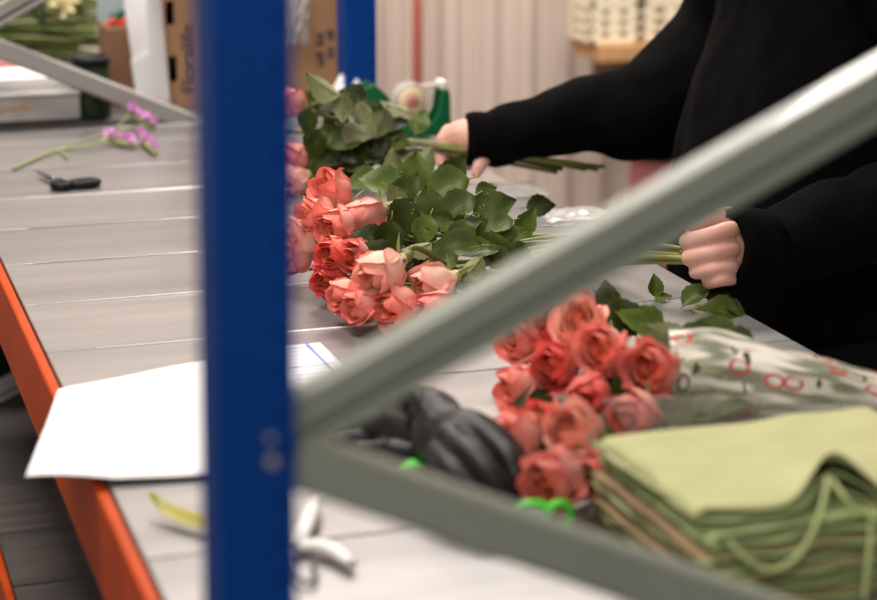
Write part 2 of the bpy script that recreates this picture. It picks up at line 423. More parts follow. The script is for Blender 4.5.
deck = empty('bench_top', (.63, 2.3, TZ-.02), 'galvanised steel bench top of wide panels with bright raised seams', 'bench top')
def deck_panel(parent, y0, y1, seed, short, strong=True):
    mb = MB(); g = .0012
    x0, x1 = LB + .013, RB
    mb.box((x0, y0+g, TZ-.016), (x1, y1-g, TZ))
    o = mb.build('panel', M['steel'], parent, False, .0012); shift(o, parent)
    rng = random.Random(seed)
    mb = MB(); a = x0 + short
    mb.tube([(a, y1-.0032, TZ+.0002), (x1-.05, y1-.0032, TZ+.0002)], .0016 if strong else .0009, 6)
    l = mb.build('seam_lip', M['lip'] if strong else M['steel'], o, True)
    return o
ys = [1.128] + [1.300 + .2072*k for k in range(11)]
ys = [y for y in ys if y < 3.52] + [3.524]
for k in range(len(ys)-1):
    deck_panel(deck, ys[k], ys[k+1], k, .035 + .02*((k*7) % 3), abs(ys[k+1]-2.958) < .03 or 2.05 < ys[k+1] < 2.4)
deck2 = empty('bench_top', (.63, 4.1, TZ-.02), 'galvanised steel top of the far bay under the cartons', 'bench top')
ys = [3.605 + .2072*k for k in range(6)]
for k in range(len(ys)-1): deck_panel(deck2, ys[k], ys[k+1], 30+k, .04, False)
low = empty('lower_shelf', (.63, 2.3, LZ-.02), 'dark plank lower shelf seen under the orange beam', 'shelf')
y = 1.257; k = 0
rng = random.Random(5)
while y < 4.6:
    mb = MB(); h = rng.uniform(-.002, .002)
    mb.box((LB+.014, y+.002, LZ-.016), (RB-.014, y+.2052, LZ+h)); shift(mb.build('plank', M['darkplank'], low, False, .003), low); y += .2072; k += 1
# dark crate and folded sacking on the lower shelf
t = empty('storage_crate', (.45, 3.9, LZ+.002), 'black plastic crate standing on the dark lower shelf', 'crate')
mb = MB(); mb.box((-.17, -.22, 0), (.25, .25, .02)); shift_ = mb.build('crate_base', M['black'], t, False, .004)
for (a, b) in (((-.17, -.22, .02), (-.155, .25, .2)), ((.235, -.22, .02), (.25, .25, .2)), ((-.155, -.22, .02), (.235, -.205, .2)), ((-.155, .235, .02), (.235, .25, .2))):
    mb = MB(); mb.box(a, b); mb.build('crate_side', M['black'], t, False, .004)

# ------------------------------------------------------------------ roses
def petal_mesh(name, Rr, H, w, close, flare, roll, tuck, layer, seed, mats, nu=9, nv=9, z0=0.0, tipn=.07):
    rg = random.Random(seed); mb = MB(); P = []; cols = []
    ph = rg.uniform(0, 6.3)
    for i in range(nu):
        u = -1 + 2*i/(nu-1); row = []
        for j in range(nv):
            v = j/(nv-1)
            s = min(1, v/.5); s = s*s*(3-2*s)
            r = Rr*(.26 + .74*s)
            c = max(0, v-.5)/.5
            r -= close*Rr*c*c
            fl = max(0, v-.62)/.38
            r += flare*fl*fl
            wv = w*(.42 + .58*math.sin(math.pi*min(1, .12 + .62*v)))
            au = abs(u)
            e = max(0, (au-.55)/.45)**2 * min(1, v*1.6)
            r += roll*e + tuck*u*v
            z = H*(v**.92)
            z -= H*.26*(au**2.4)*(v**2)
            z += H*tipn*(1-au)**2*(v**5)
            z -= flare*.75*fl*fl*fl
            r += .0012*math.sin(3*u+ph)*v + .0009*math.sin(7*u + 5*v + ph)*v
            a = u*wv
            row.append((r*math.cos(a), r*math.sin(a), z + z0)); cols.append((v, au, layer, 1))
        P.append(row)
    mb.grid(P)
    me = mb.mesh(name, mats, True, fix=False)
    ca = me.color_attributes.new('pv', 'FLOAT_COLOR', 'POINT')
    for k, c in enumerate(cols): ca.data[k].color = c
    return me
def core_mesh(name, Rc, H, mats, seed):
    mb = MB(); P = []; cols = []; rg = random.Random(seed); ph = rg.uniform(0, 6.3); n = 46
    for i in range(n):
        t = i/(n-1); a = t*2*math.pi*2.6 + ph; rr = Rc*(.12 + .88*t); row = []
        for j in range(6):
            v = j/5
            r = rr*(.45 + .55*math.sin(math.pi*(.25+.45*v))) ; top = H*(1.0 - .10*t + .045*math.sin(a*1.4))
            if v > .75: r += .0016
            row.append((r*math.cos(a), r*math.sin(a), top*v)); cols.append((.25 + .72*v, .3, .02 + .2*t, 1))
        P.append(row)
    mb.grid(P); me = mb.mesh(name, mats, True, fix=False)
    ca = me.color_attributes.new('pv', 'FLOAT_COLOR', 'POINT')
    for k, c in enumerate(cols): ca.data[k].color = c
    return me
HEADS = {}
def make_heads():
    for mk in ('petal', 'petalpale', 'petaldeep'):
        for st in range(3):        # 0 half open cup, 1 pointed bud, 2 more open
            m = M[mk]; L = []
            op = (.93, .86, 1.05)[st]; hh = (1.13, 1.14, 1.0)[st]
            cr = core_mesh('bud_core', .0115*op, .047*hh, m, st)
            layers = [  # n, R, H, w, close, flare, roll, tuck, layer
                (3, .0150*op, .0505*hh, 1.25, .28, .000, .001, .0016, .25),
                (3, .0190*op, .0535*hh, 1.35, (.22,.36,.14)[st], (.0,.0,.002)[st], .002, .0016, .5),
                (4, .0232*op, .0545*hh, 1.15, (.17,.30,.10)[st], (.0015,.0,.005)[st], .0022, .0016, .75),
                (4, .0262*op, .0530*hh, 1.10, (.10,.22,.04)[st], (.0050,.0020,.010)[st], .0035, .0014, 1.0),
            ]
            for li, (n, Rr, H, w, cl, fl, ro, tu, ly) in enumerate(layers):
                var = [petal_mesh('petal', Rr, H, w, cl, fl*(1+.35*q), ro*(1+.3*q), tu, ly, li*7+q+st*31, m) for q in (-1, 1)]
                for k in range(n):
                    L.append((var[(k + li) % 2], 2*math.pi*k/n + li*.61, (0, .001, -.001)[k % 3]))
            HEADS[mk, st] = (cr, L)
make_heads()
def leaf_mesh(seed, fold=.22, curl=.16, wid=.40):
    rg = random.Random(seed); top = []; bot = []
    nl, nw = 13, 5
    for i in range(nl):
        t = i/(nl-1)
        w = wid*(math.sin(math.pi*t**.74)**1.0 if 0 < t < 1 else 0)*(1.0) + .004
        w *= 1 + (.055 if i % 2 else -.035)*(1 if 0 < i < nl-1 else 0)
        r1 = []; r2 = []
        for j in range(nw):
            u = -1 + 2*j/(nw-1)
            z = abs(u)*w*fold*2 - curl*(t-.3)**2*1.4 + .02*math.sin(9*t + 3*u + seed) + .03*math.sin(4*t+seed*2)*u
            p = (u*w, t, z); r1.append(p); r2.append((p[0], p[1], p[2]-.008))
        top.append(r1); bot.append(r2)
    mb = MB(); mb.grid(top, 0, flip=True); mb.grid(bot, 1)
    # stalk
    mb.tube([(0, .97, -curl*.7-.005), (0, .5, -.02-curl*.05), (0, .0, -curl*.126-.006), (0, -.10, -.03), (.01, -.20, -.07)], [.006, .012, .017, .018, .018], 5, 2)
    return mb.mesh('leaf', [M['leaftop'], M['leafbot'], M['stem']], True, fix=False)
LEAVES = [leaf_mesh(1, .16, .12, .38), leaf_mesh(2, .26, .22, .36), leaf_mesh(3, .10, .30, .42), leaf_mesh(4, .30, .05, .34)]
def sepal_mesh():
    P = []
    for i in range(7):
        t = i/6; w = .0055*(1-t)**.7*(.6+.9*t if t < .4 else .96) + .0003
        P.append([(.006 + .020*t + .012*t*t, -w, .002 + .012*t - .022*t*t), (.0055 + .020*t + .012*t*t, 0, .0005 + .012*t - .022*t*t), (.006 + .020*t + .012*t*t, w, .002 + .012*t - .022*t*t)])
    mb = MB(); mb.grid(P); return mb.mesh('sepal', M['sepal'], True, fix=False)
SEPAL = sepal_mesh()
_cal = MB(); _cal.lathe([(.0028, -.016), (.0062, -.011), (.0072, -.005), (.0068, .001), (.009, .005)], n=10); CALYX = _cal.mesh('calyx', M['sepal'])
RND = random.Random(11)
def rose(base, facing, spin, style, mk, scale, stem_pts, label, group, leaves=()):
    """base: bottom of the flower head; facing: direction the flower looks"""
    t = bpy.data.objects.new('rose', None); COL.objects.link(t); t.empty_display_size = .01
    Mx = frame(base, facing, spin, 1.0); t.matrix_world = Mx
    tag(t, label, 'rose', group)
    S = Matrix.Scale(scale, 4)
    core, L = HEADS[mk, style]
    inst('bud_core', core, t, S)
    for me, a, dz in L:
        inst('petal', me, t, S @ Matrix.Translation((0, 0, dz)) @ Matrix.Rotation(a + RND.uniform(-.12, .12), 4, 'Z') @ Matrix.Rotation(RND.uniform(-.05, .07), 4, 'Y'))
    cx = inst('calyx', CALYX, t, S)
    for k in range(5):
        inst('sepal', SEPAL, cx, Matrix.Rotation(2*math.pi*k/5 + RND.uniform(-.2, .2), 4, 'Z') @ Matrix.Rotation(RND.uniform(-.75, .1), 4, 'Y') @ Matrix.Scale(.8, 4))
    inv = Mx.inverted()
    f = Vector(facing).normalized()
    pts = [Vector(base) - f*.010*scale, Vector(base) - f*.028] + [Vector(p) for p in stem_pts]
    path = bez(pts, 6)
    mb = MB(); mb.tube([inv @ p for p in path], .0033, 7)
    mb.build('stem', M['stem'], t, True)
    for (loc, tip, nrm, sc, var) in leaves:
        inst('leaf', LEAVES[var], t, inv @ leafframe(loc, tip, nrm, sc))
    return t
ROSES = [
((0.6613, 2.3876, 0.9813), (-0.7334, -0.1631, 0.66), 5.25, 0, 'petal', 0.977, [(0.7626, 2.359, 0.9438), (0.9279, 2.3123, 0.9402), (0.9959, 2.1184, 0.9608), (1.0992, 2.1339, 0.9244)], 'pointed coral rose on top of the unwrapped bunch, its tip turned up', 'roses of the unwrapped bunch', [((0.7615, 2.4956, 0.9776), (-0.8792, 0.4146, 0.2347), (-0.0919, -0.9531, 0.8326), 0.0632, 0), ((0.7847, 2.5297, 0.9616), (0.2063, 0.1844, 0.961), (-0.0448, -0.7776, 0.8883), 0.059, 2), ((0.8177, 2.3731, 0.9644), (0.8711, -0.3309, 0.3628), (0.0798, -0.8459, 0.5246), 0.0585, 2), ((0.9388, 2.5022, 0.938), (0.9399, -0.3279, 0.0958), (0.1966, -0.8955, 0.3967), 0.0415, 0), ((0.8241, 2.6325, 0.9671), (0.582, 0.1899, 0.7907), (-0.1977, 0.5055, -0.9699), 0.0454, 1), ((0.6974, 2.3516, 0.9594), (0.6234, -0.1192, 0.7728), (-0.2126, -0.5607, 0.8), 0.0449, 1), ((0.6892, 2.38, 0.9484), (0.6012, -0.7944, 0.0864), (-0.1773, -0.3127, 0.8), 0.0519, 2), ((0.7169, 2.4017, 0.9353), (-0.2434, 0.6719, 0.6995), (0.228, -0.6991, 0.8), 0.0506, 3)]),
((0.6285, 2.3306, 0.9777), (-0.9403, -0.1835, 0.2867), 4.7, 0, 'petal', 0.883, [(0.7438, 2.3167, 0.9422), (0.9318, 2.2941, 0.9331), (0.998, 2.1142, 0.9569), (1.1026, 2.1458, 0.9188)], 'coral rose tucked under the topmost pointed rose of the unwrapped bunch', 'roses of the unwrapped bunch', [((0.7581, 2.2719, 0.9639), (0.7715, -0.3527, 0.5295), (-0.1548, -0.548, 0.6105), 0.0419, 1), ((0.7413, 2.5342, 0.9859), (-0.8616, 0.4573, -0.2203), (0.2033, -0.8559, 0.9153), 0.0537, 0), ((0.6596, 2.3149, 0.9582), (-0.9688, 0.1975, -0.1495), (-0.533, -0.7918, 0.4801), 0.0422, 1), ((0.7037, 2.315, 0.954), (-0.9248, 0.0594, 0.3757), (0.1386, -0.3098, 0.8), 0.0411, 1), ((0.6713, 2.3104, 0.9579), (-0.8966, 0.3056, 0.3204), (0.2595, -0.4552, 0.8), 0.0479, 2), ((0.7012, 2.3505, 0.9459), (-0.7782, 0.6035, 0.1736), (-0.0189, -0.1458, 0.8), 0.038, 1)]),
((0.6435, 2.3105, 0.9803), (-0.8434, -0.5371, -0.0134), 1.83, 0, 'petal', 0.883, [(0.7507, 2.3034, 0.9434), (0.9256, 2.2917, 0.9377), (0.9946, 2.115, 0.9594), (1.0971, 2.1534, 0.9223)], 'coral rose between the topmost pointed rose and the deep coral ones of the unwrapped bunch', 'roses of the unwrapped bunch', [((0.711, 2.2794, 1.0093), (-0.4631, 0.151, -0.8733), (-0.4729, -0.7153, 0.8083), 0.0557, 2), ((0.7629, 2.3667, 0.9542), (-0.11, 0.2216, 0.9689), (-0.4966, -0.9483, 0.8055), 0.0532, 2), ((0.8075, 2.2836, 0.937), (-0.1138, 0.2092, 0.9712), (-0.3727, -0.601, 0.8041), 0.0473, 3), ((0.7019, 2.308, 0.944), (-0.9794, -0.0832, -0.1839), (-0.0996, -0.2186, 0.8), 0.046, 2), ((0.7319, 2.3282, 0.9239), (0.8833, 0.2394, -0.403), (-0.2121, -0.5899, 0.8), 0.0394, 0), ((0.7301, 2.2941, 0.9466), (0.1591, -0.8736, 0.4598), (-0.0191, 0.0343, 0.8), 0.0509, 2)]),
((0.6915, 2.3293, 0.9896), (-0.9225, -0.3551, -0.1514), 0.07, 1, 'petal', 1.042, [(0.7813, 2.3188, 0.9476), (0.9279, 2.3018, 0.9434), (0.9959, 2.1186, 0.9627), (1.0992, 2.1531, 0.9259)], 'pointed coral rose with a green sepal next to the topmost rose of the unwrapped bunch', 'roses of the unwrapped bunch', [((0.8331, 2.4342, 0.998), (-0.8792, 0.3138, -0.3586), (-0.7019, -0.9528, 0.8667), 0.0723, 0), ((0.7995, 2.3139, 1.0018), (-0.8096, 0.1563, -0.5659), (-0.4236, -0.7628, 0.9341), 0.0594, 0), ((0.8563, 2.2991, 0.9457), (0.4372, -0.0134, 0.8993), (-0.3777, -0.739, 0.6873), 0.043, 3), ((0.7678, 2.3027, 0.9258), (-0.9664, 0.2539, -0.0405), (-0.2474, -0.0918, 0.8), 0.0454, 1), ((0.752, 2.3157, 0.9455), (-0.9146, 0.4028, -0.0363), (-0.1088, -0.779, 0.8), 0.0462, 3), ((0.7376, 2.3212, 0.9391), (-0.8274, 0.5451, 0.1351), (-0.2108, -0.4384, 0.8), 0.0555, 1)]),
((0.6139, 2.3406, 0.9487), (-0.9582, -0.1736, 0.2276), 4.26, 0, 'petalpale', 0.949, [(0.7356, 2.323, 0.9292), (0.9343, 2.2943, 0.9422), (0.9993, 2.1133, 0.9614), (1.1047, 2.1411, 0.9312)], 'pale apricot open rose of the unwrapped bunch beside the blue upright', 'roses of the unwrapped bunch', [((0.8369, 2.4199, 0.9812), (0.9291, -0.2648, 0.2583), (-0.026, -0.928, 0.6188), 0.0298, 0), ((0.7927, 2.6006, 0.9631), (-0.1797, 0.5271, 0.8306), (-0.1559, 0.397, -0.6975), 0.0527, 1), ((0.8506, 2.5836, 0.957), (0.4574, -0.1635, 0.8741), (-0.0954, -0.4716, 0.4284), 0.0526, 0), ((0.6632, 2.3257, 0.9365), (-0.2387, -0.9446, -0.2254), (-0.0324, -0.3467, 0.8), 0.0495, 1), ((0.6524, 2.3152, 0.9273), (-0.7595, -0.6454, 0.081), (-0.1738, -0.1669, 0.8), 0.0389, 3), ((0.6472, 2.3354, 0.9407), (0.663, -0.7415, 0.1028), (-0.3475, -0.5003, 0.8), 0.0401, 0)]),
((0.5986, 2.3339, 0.9375), (-0.9676, -0.2441, -0.0639), 4.62, 0, 'petal', 0.79, [(0.7234, 2.3193, 0.9241), (0.927, 2.2955, 0.9459), (0.9954, 2.1146, 0.9633), (1.0984, 2.1453, 0.9362)], 'low coral rose resting on the bench beside the blue upright', 'roses of the unwrapped bunch', [((0.7359, 2.4108, 0.9693), (-0.4283, 0.2951, 0.8541), (0.5943, 0.8139, -0.9492), 0.0367, 1), ((0.7453, 2.4617, 0.9634), (0.4937, -0.0803, 0.8659), (-0.1894, -0.499, 0.5134), 0.0499, 0), ((0.6743, 2.3435, 0.915), (0.694, 0.6315, 0.3458), (0.2693, -0.3603, 0.8), 0.0481, 0), ((0.6908, 2.3309, 0.915), (-0.8993, 0.1644, 0.4053), (-0.0262, -0.7967, 0.8), 0.0385, 0), ((0.6312, 2.3303, 0.9184), (-0.9914, -0.1228, 0.0457), (0.2199, -0.1183, 0.8), 0.0441, 3)]),
((0.6152, 2.2304, 0.9639), (-0.8297, -0.5559, 0.0499), 2.2, 0, 'petaldeep', 0.781, [(0.7352, 2.2423, 0.936), (0.9309, 2.2616, 0.9448), (0.9975, 2.1066, 0.963), (1.1018, 2.166, 0.9311)], 'deep coral rose with open spiral centre in the middle of the unwrapped bunch', 'roses of the unwrapped bunch', [((0.7224, 2.2546, 0.9943), (-0.4254, -0.2066, -0.8811), (-0.3601, -0.8015, 0.6519), 0.0437, 0), ((0.6643, 2.2238, 0.9994), (-0.1907, -0.0328, -0.9811), (-0.0611, -0.6777, 0.5958), 0.0497, 0), ((0.7519, 2.248, 0.9852), (-0.9423, 0.3346, -0.0072), (-0.008, -0.761, 0.4494), 0.0461, 3), ((0.7112, 2.2663, 0.915), (-0.8078, 0.0784, 0.5842), (-0.4298, -0.5359, 0.8), 0.0533, 0), ((0.6817, 2.2398, 0.9345), (0.5323, -0.5122, 0.674), (0.1916, -0.4527, 0.8), 0.0549, 2), ((0.7117, 2.2317, 0.9239), (-0.8964, 0.4125, 0.1619), (-0.2844, -0.6472, 0.8), 0.051, 3)]),
((0.606, 2.2389, 0.9404), (-0.7111, -0.6739, -0.2007), 3.01, 0, 'petaldeep', 0.763, [(0.7277, 2.2488, 0.9254), (0.9261, 2.2649, 0.9402), (0.9949, 2.1076, 0.9602), (1.0976, 2.1648, 0.9307)], 'deep coral rose resting on the bench under the spiral centred one', 'roses of the unwrapped bunch', [((0.8108, 2.2599, 0.95), (0.8743, -0.1097, 0.4728), (-0.7109, -0.5419, 0.5137), 0.0422, 0), ((0.755, 2.2187, 0.9952), (-0.2943, -0.3532, -0.888), (-0.5994, -0.9481, 1.0758), 0.0455, 0), ((0.7057, 2.2196, 0.915), (0.4847, 0.8417, -0.2378), (0.0535, -0.2055, 0.8), 0.0438, 0), ((0.7006, 2.2689, 0.915), (0.8853, 0.4599, 0.0683), (-0.2039, -0.7351, 0.8), 0.0452, 0), ((0.6612, 2.2321, 0.9172), (0.4939, -0.7923, 0.3582), (0.2821, 0.0419, 0.8), 0.0406, 0)]),
((0.6371, 2.2194, 0.9538), (-0.7521, -0.6014, 0.2696), 3.56, 0, 'petal', 0.79, [(0.7478, 2.228, 0.9315), (0.9286, 2.2421, 0.9478), (0.9963, 2.0971, 0.9645), (1.0998, 2.1544, 0.9353)], 'coral rose just behind the largest apricot rose of the unwrapped bunch', 'roses of the unwrapped bunch', [((0.8298, 2.2558, 0.9811), (-0.9425, 0.1298, -0.3079), (0.1095, -0.7261, 0.9923), 0.0397, 0), ((0.6606, 2.2431, 0.9681), (-0.8703, 0.362, 0.3339), (0.0525, -0.988, 0.4319), 0.041, 0), ((0.808, 2.2234, 0.9523), (0.9052, -0.2084, -0.3704), (-0.6379, -0.6878, 0.6146), 0.0393, 0), ((0.6722, 2.2094, 0.923), (0.9237, -0.2, 0.3266), (0.2258, -0.513, 0.8), 0.0539, 1), ((0.6958, 2.2313, 0.915), (0.6664, 0.0859, 0.7406), (-0.4189, 0.0489, 0.8), 0.0426, 0), ((0.6957, 2.2073, 0.9369), (-0.0535, 0.3437, 0.9376), (0.1974, -0.4886, 0.8), 0.0489, 3)]),
((0.6434, 2.1093, 0.9797), (-0.8288, -0.495, -0.261), 1.57, 0, 'petalpale', 1.023, [(0.7525, 2.1509, 0.9431), (0.9304, 2.2187, 0.9512), (0.9972, 2.0954, 0.9668), (1.1013, 2.1874, 0.9343)], 'largest apricot rose with open spiral centre in the unwrapped bunch', 'roses of the unwrapped bunch', [((0.7578, 2.1665, 0.9741), (-0.9864, 0.1085, -0.1234), (-0.3873, -0.599, 1.0129), 0.067, 3), ((0.7179, 2.1361, 0.9716), (-0.9474, 0.1082, -0.3013), (0.0862, -0.9621, 1.026), 0.044, 0), ((0.7216, 2.1266, 0.9519), (-0.7168, -0.6643, -0.2118), (-0.494, -0.5306, 0.8), 0.0496, 2), ((0.6934, 2.1274, 0.9351), (-0.4286, 0.8501, 0.3059), (0.0187, -0.2547, 0.8), 0.0419, 2), ((0.7255, 2.1143, 0.9293), (-0.552, -0.8323, 0.0515), (0.0996, -0.6138, 0.8), 0.0419, 3)]),
((0.6087, 2.1428, 0.9385), (-0.953, -0.2801, -0.1153), 4.38, 0, 'petal', 0.744, [(0.7319, 2.1778, 0.9246), (0.933, 2.2349, 0.9356), (0.9986, 2.1009, 0.9577), (1.1036, 2.1852, 0.927)], 'small coral rose resting on a bench seam at the front of the unwrapped bunch', 'roses of the unwrapped bunch', [((0.6965, 2.1666, 0.9807), (-0.9482, 0.1043, -0.3001), (-0.0832, 0.6039, -0.9579), 0.0377, 1), ((0.655, 2.1819, 0.9587), (-0.8126, 0.2836, 0.5092), (-0.4555, -0.6728, 0.6896), 0.0445, 0), ((0.7084, 2.1732, 0.915), (0.6557, 0.589, 0.4723), (-0.1126, -0.1039, 0.8), 0.0453, 0), ((0.6611, 2.1837, 0.915), (-0.9701, 0.2421, 0.0136), (-0.0844, -0.2247, 0.8), 0.0387, 1), ((0.6599, 2.1533, 0.915), (0.6064, 0.7947, 0.026), (-0.4173, -0.5306, 0.8), 0.0454, 0)]),
((0.6196, 2.1081, 0.9376), (-0.9225, -0.3551, -0.1514), 3.53, 0, 'petal', 0.818, [(0.739, 2.1477, 0.9242), (0.9339, 2.2123, 0.9474), (0.9991, 2.092, 0.9641), (1.1044, 2.1823, 0.9375)], 'coral rose resting on the bench right under the largest apricot rose', 'roses of the unwrapped bunch', [((0.7354, 2.1848, 0.9613), (0.9748, -0.1721, 0.1421), (0.1998, -0.4512, 1.0232), 0.0519, 0), ((0.6642, 2.1221, 0.9269), (-0.8047, -0.406, 0.4331), (0.0074, 0.0485, 0.8), 0.0458, 3), ((0.6834, 2.1592, 0.915), (0.7853, -0.5866, -0.1981), (-0.2012, -0.4766, 0.8), 0.053, 1), ((0.7161, 2.1413, 0.915), (0.0107, -0.9736, -0.2281), (0.2601, -0.7983, 0.8), 0.0557, 3)]),
((0.6565, 2.0796, 0.9364), (-0.9455, -0.3212, -0.0527), 2.42, 0, 'petal', 0.911, [(0.7622, 2.1234, 0.9236), (0.9347, 2.1947, 0.9297), (0.9996, 2.0853, 0.9544), (1.1051, 2.1808, 0.9222)], 'coral rose touching the bench between the largest rose and the apricot one by the brace', 'roses of the unwrapped bunch', [((0.7493, 2.0989, 0.9523), (-0.8531, 0.3668, -0.3711), (-0.2468, -0.5197, 0.6398), 0.0394, 1), ((0.7054, 2.1278, 0.915), (-0.7086, -0.6962, -0.1144), (-0.2786, 0.014, 0.8), 0.053, 0), ((0.7115, 2.0881, 0.9199), (-0.6848, 0.7181, 0.1244), (-0.4765, -0.7664, 0.8), 0.0559, 1), ((0.7408, 2.133, 0.915), (-0.8968, 0.2997, 0.3256), (-0.0929, -0.0521, 0.8), 0.0479, 2)]),
((0.7029, 2.0922, 0.959), (-0.9296, -0.3376, -0.1479), 0.69, 0, 'petalpale', 0.93, [(0.7883, 2.1401, 0.9338), (0.9277, 2.2182, 0.939), (0.9958, 2.0969, 0.9598), (1.099, 2.1952, 0.9268)], 'apricot rose of the unwrapped bunch with its leaves beside the diagonal brace', 'roses of the unwrapped bunch', [((0.7325, 2.0913, 0.9785), (-0.6795, -0.0117, -0.7336), (0.499, 0.9166, -0.7642), 0.0368, 1), ((0.7251, 2.0774, 0.937), (-0.9297, 0.3528, 0.106), (-0.0831, -0.1208, 0.8), 0.0535, 3), ((0.7433, 2.1228, 0.9259), (-0.7927, -0.5433, 0.2765), (-0.4187, -0.1032, 0.8), 0.046, 2), ((0.7654, 2.1244, 0.9393), (-0.8903, -0.4254, 0.1624), (-0.1705, -0.034, 0.8), 0.0529, 2)]),
((0.6963, 2.0597, 0.9344), (-0.9653, -0.2605, -0.0167), 3.48, 1, 'petal', 0.883, [(0.7859, 2.11, 0.9227), (0.932, 2.1921, 0.9376), (0.9981, 2.086, 0.9587), (1.1028, 2.1883, 0.9294)], 'coral rose half hidden by the diagonal brace under an apricot one', 'roses of the unwrapped bunch', [((0.7221, 2.0872, 0.9553), (-0.3269, 0.0751, -0.9421), (-0.1119, -0.7843, 0.5702), 0.0325, 0), ((0.7203, 2.0777, 0.9178), (-0.4211, -0.7818, 0.4599), (0.2293, -0.7078, 0.8), 0.05, 2), ((0.7205, 2.0725, 0.9238), (0.8797, -0.4719, 0.058), (-0.2234, -0.2115, 0.8), 0.0549, 3), ((0.7357, 2.0681, 0.9278), (0.8157, -0.5688, 0.1054), (-0.2744, -0.6816, 0.8), 0.0425, 0)]),
((0.6474, 2.1411, 0.93), (-0.8494, -0.52, 0.0905), 2.01, 0, 'petaldeep', 0.744, [(0.7546, 2.1718, 0.9208), (0.9295, 2.2218, 0.9388), (0.9967, 2.0939, 0.9593), (1.1005, 2.1746, 0.9311)], 'small deep coral rose hidden under the largest apricot rose', 'roses of the unwrapped bunch', [((0.7928, 2.1838, 0.9437), (-0.293, 0.1919, 0.9366), (0.0827, -0.486, 0.522), 0.0454, 0), ((0.7668, 2.1851, 0.9603), (0.7501, -0.48, -0.455), (-0.0611, -0.6741, 0.6831), 0.0452, 0), ((0.706, 2.1853, 0.9171), (0.1725, -0.941, 0.2913), (-0.4011, -0.0452, 0.8), 0.0539, 2), ((0.7369, 2.1782, 0.915), (0.966, -0.2582, 0.0154), (-0.0524, -0.6428, 0.8), 0.0468, 1), ((0.6835, 2.1758, 0.915), (0.9196, 0.2257, 0.3216), (-0.3862, -0.7509, 0.8), 0.0517, 1)]),
((0.7333, 2.8804, 1.0241), (-0.8977, -0.0188, 0.4402), 4.55, 1, 'petal', 0.79, [(0.877, 2.8652, 0.9726), (0.9677, 2.8353, 0.9604), (1.172, 2.8097, 0.9185)], 'coral bud highest in the lifted bunch beside the blue upright', 'roses of the lifted bunch', [((0.7645, 2.8229, 1.0504), (-0.8212, 0.2397, 0.5179), (0.3508, 0.6265, -0.9413), 0.0595, 1), ((0.7728, 2.826, 1.0526), (-0.1799, -0.272, -0.9453), (-0.0771, 0.6154, -0.6956), 0.0441, 0), ((0.7211, 2.8226, 1.0364), (-0.1813, -0.1097, -0.9773), (-0.6525, -0.7342, 0.6916), 0.0465, 0), ((0.7397, 2.8393, 1.0011), (-0.3466, 0.0256, -0.9377), (-0.4819, -0.8812, 0.5684), 0.0522, 0), ((0.7421, 2.8723, 1.0238), (-0.6918, 0.3466, 0.6335), (-0.3738, -0.7382, 0.4518), 0.0447, 0), ((0.8137, 2.8528, 1.0375), (-0.8824, 0.32, 0.345), (-0.5518, -0.7728, 0.6189), 0.0447, 2), ((0.7961, 2.8827, 0.9755), (-0.9926, -0.0861, -0.0861), (-0.3286, -0.0991, 0.8), 0.0458, 1), ((0.8544, 2.8545, 0.9547), (-0.776, -0.6292, 0.0443), (0.232, -0.7307, 0.8), 0.0415, 2), ((0.8552, 2.8963, 0.9578), (-0.6229, 0.7641, 0.168), (0.0627, -0.5181, 0.8), 0.0384, 2)]),
((0.7394, 2.8854, 0.9498), (-0.9742, -0.2231, 0.0327), 1.08, 0, 'petal', 0.837, [(0.8791, 2.8684, 0.9636), (0.9695, 2.837, 0.9543), (1.1137, 2.8107, 0.922)], 'coral rose of the lifted bunch just above its apricot one', 'roses of the lifted bunch', [((0.8409, 2.8388, 1.0249), (-0.3375, 0.0488, -0.9401), (-0.2124, 0.7646, -1.022), 0.0474, 0), ((0.773, 2.862, 0.9658), (-0.8172, -0.0674, -0.5723), (-0.7006, -0.4842, 0.4784), 0.0581, 0), ((0.8432, 2.8786, 0.9856), (0.858, -0.3574, 0.3689), (-0.0332, -0.5354, 0.8652), 0.048, 0), ((0.75, 2.8813, 0.9502), (-0.542, -0.05, -0.8389), (-0.2403, -0.6033, 1.0217), 0.0531, 0), ((0.8189, 2.897, 0.9409), (-0.9898, -0.1331, 0.051), (-0.3807, -0.3894, 0.8), 0.0449, 2), ((0.8525, 2.8925, 0.9363), (0.8182, 0.5682, -0.0871), (-0.2873, -0.6179, 0.8), 0.039, 0), ((0.8087, 2.8993, 0.9301), (-0.8879, 0.3793, 0.2604), (0.2932, -0.1831, 0.8), 0.0475, 2)]),
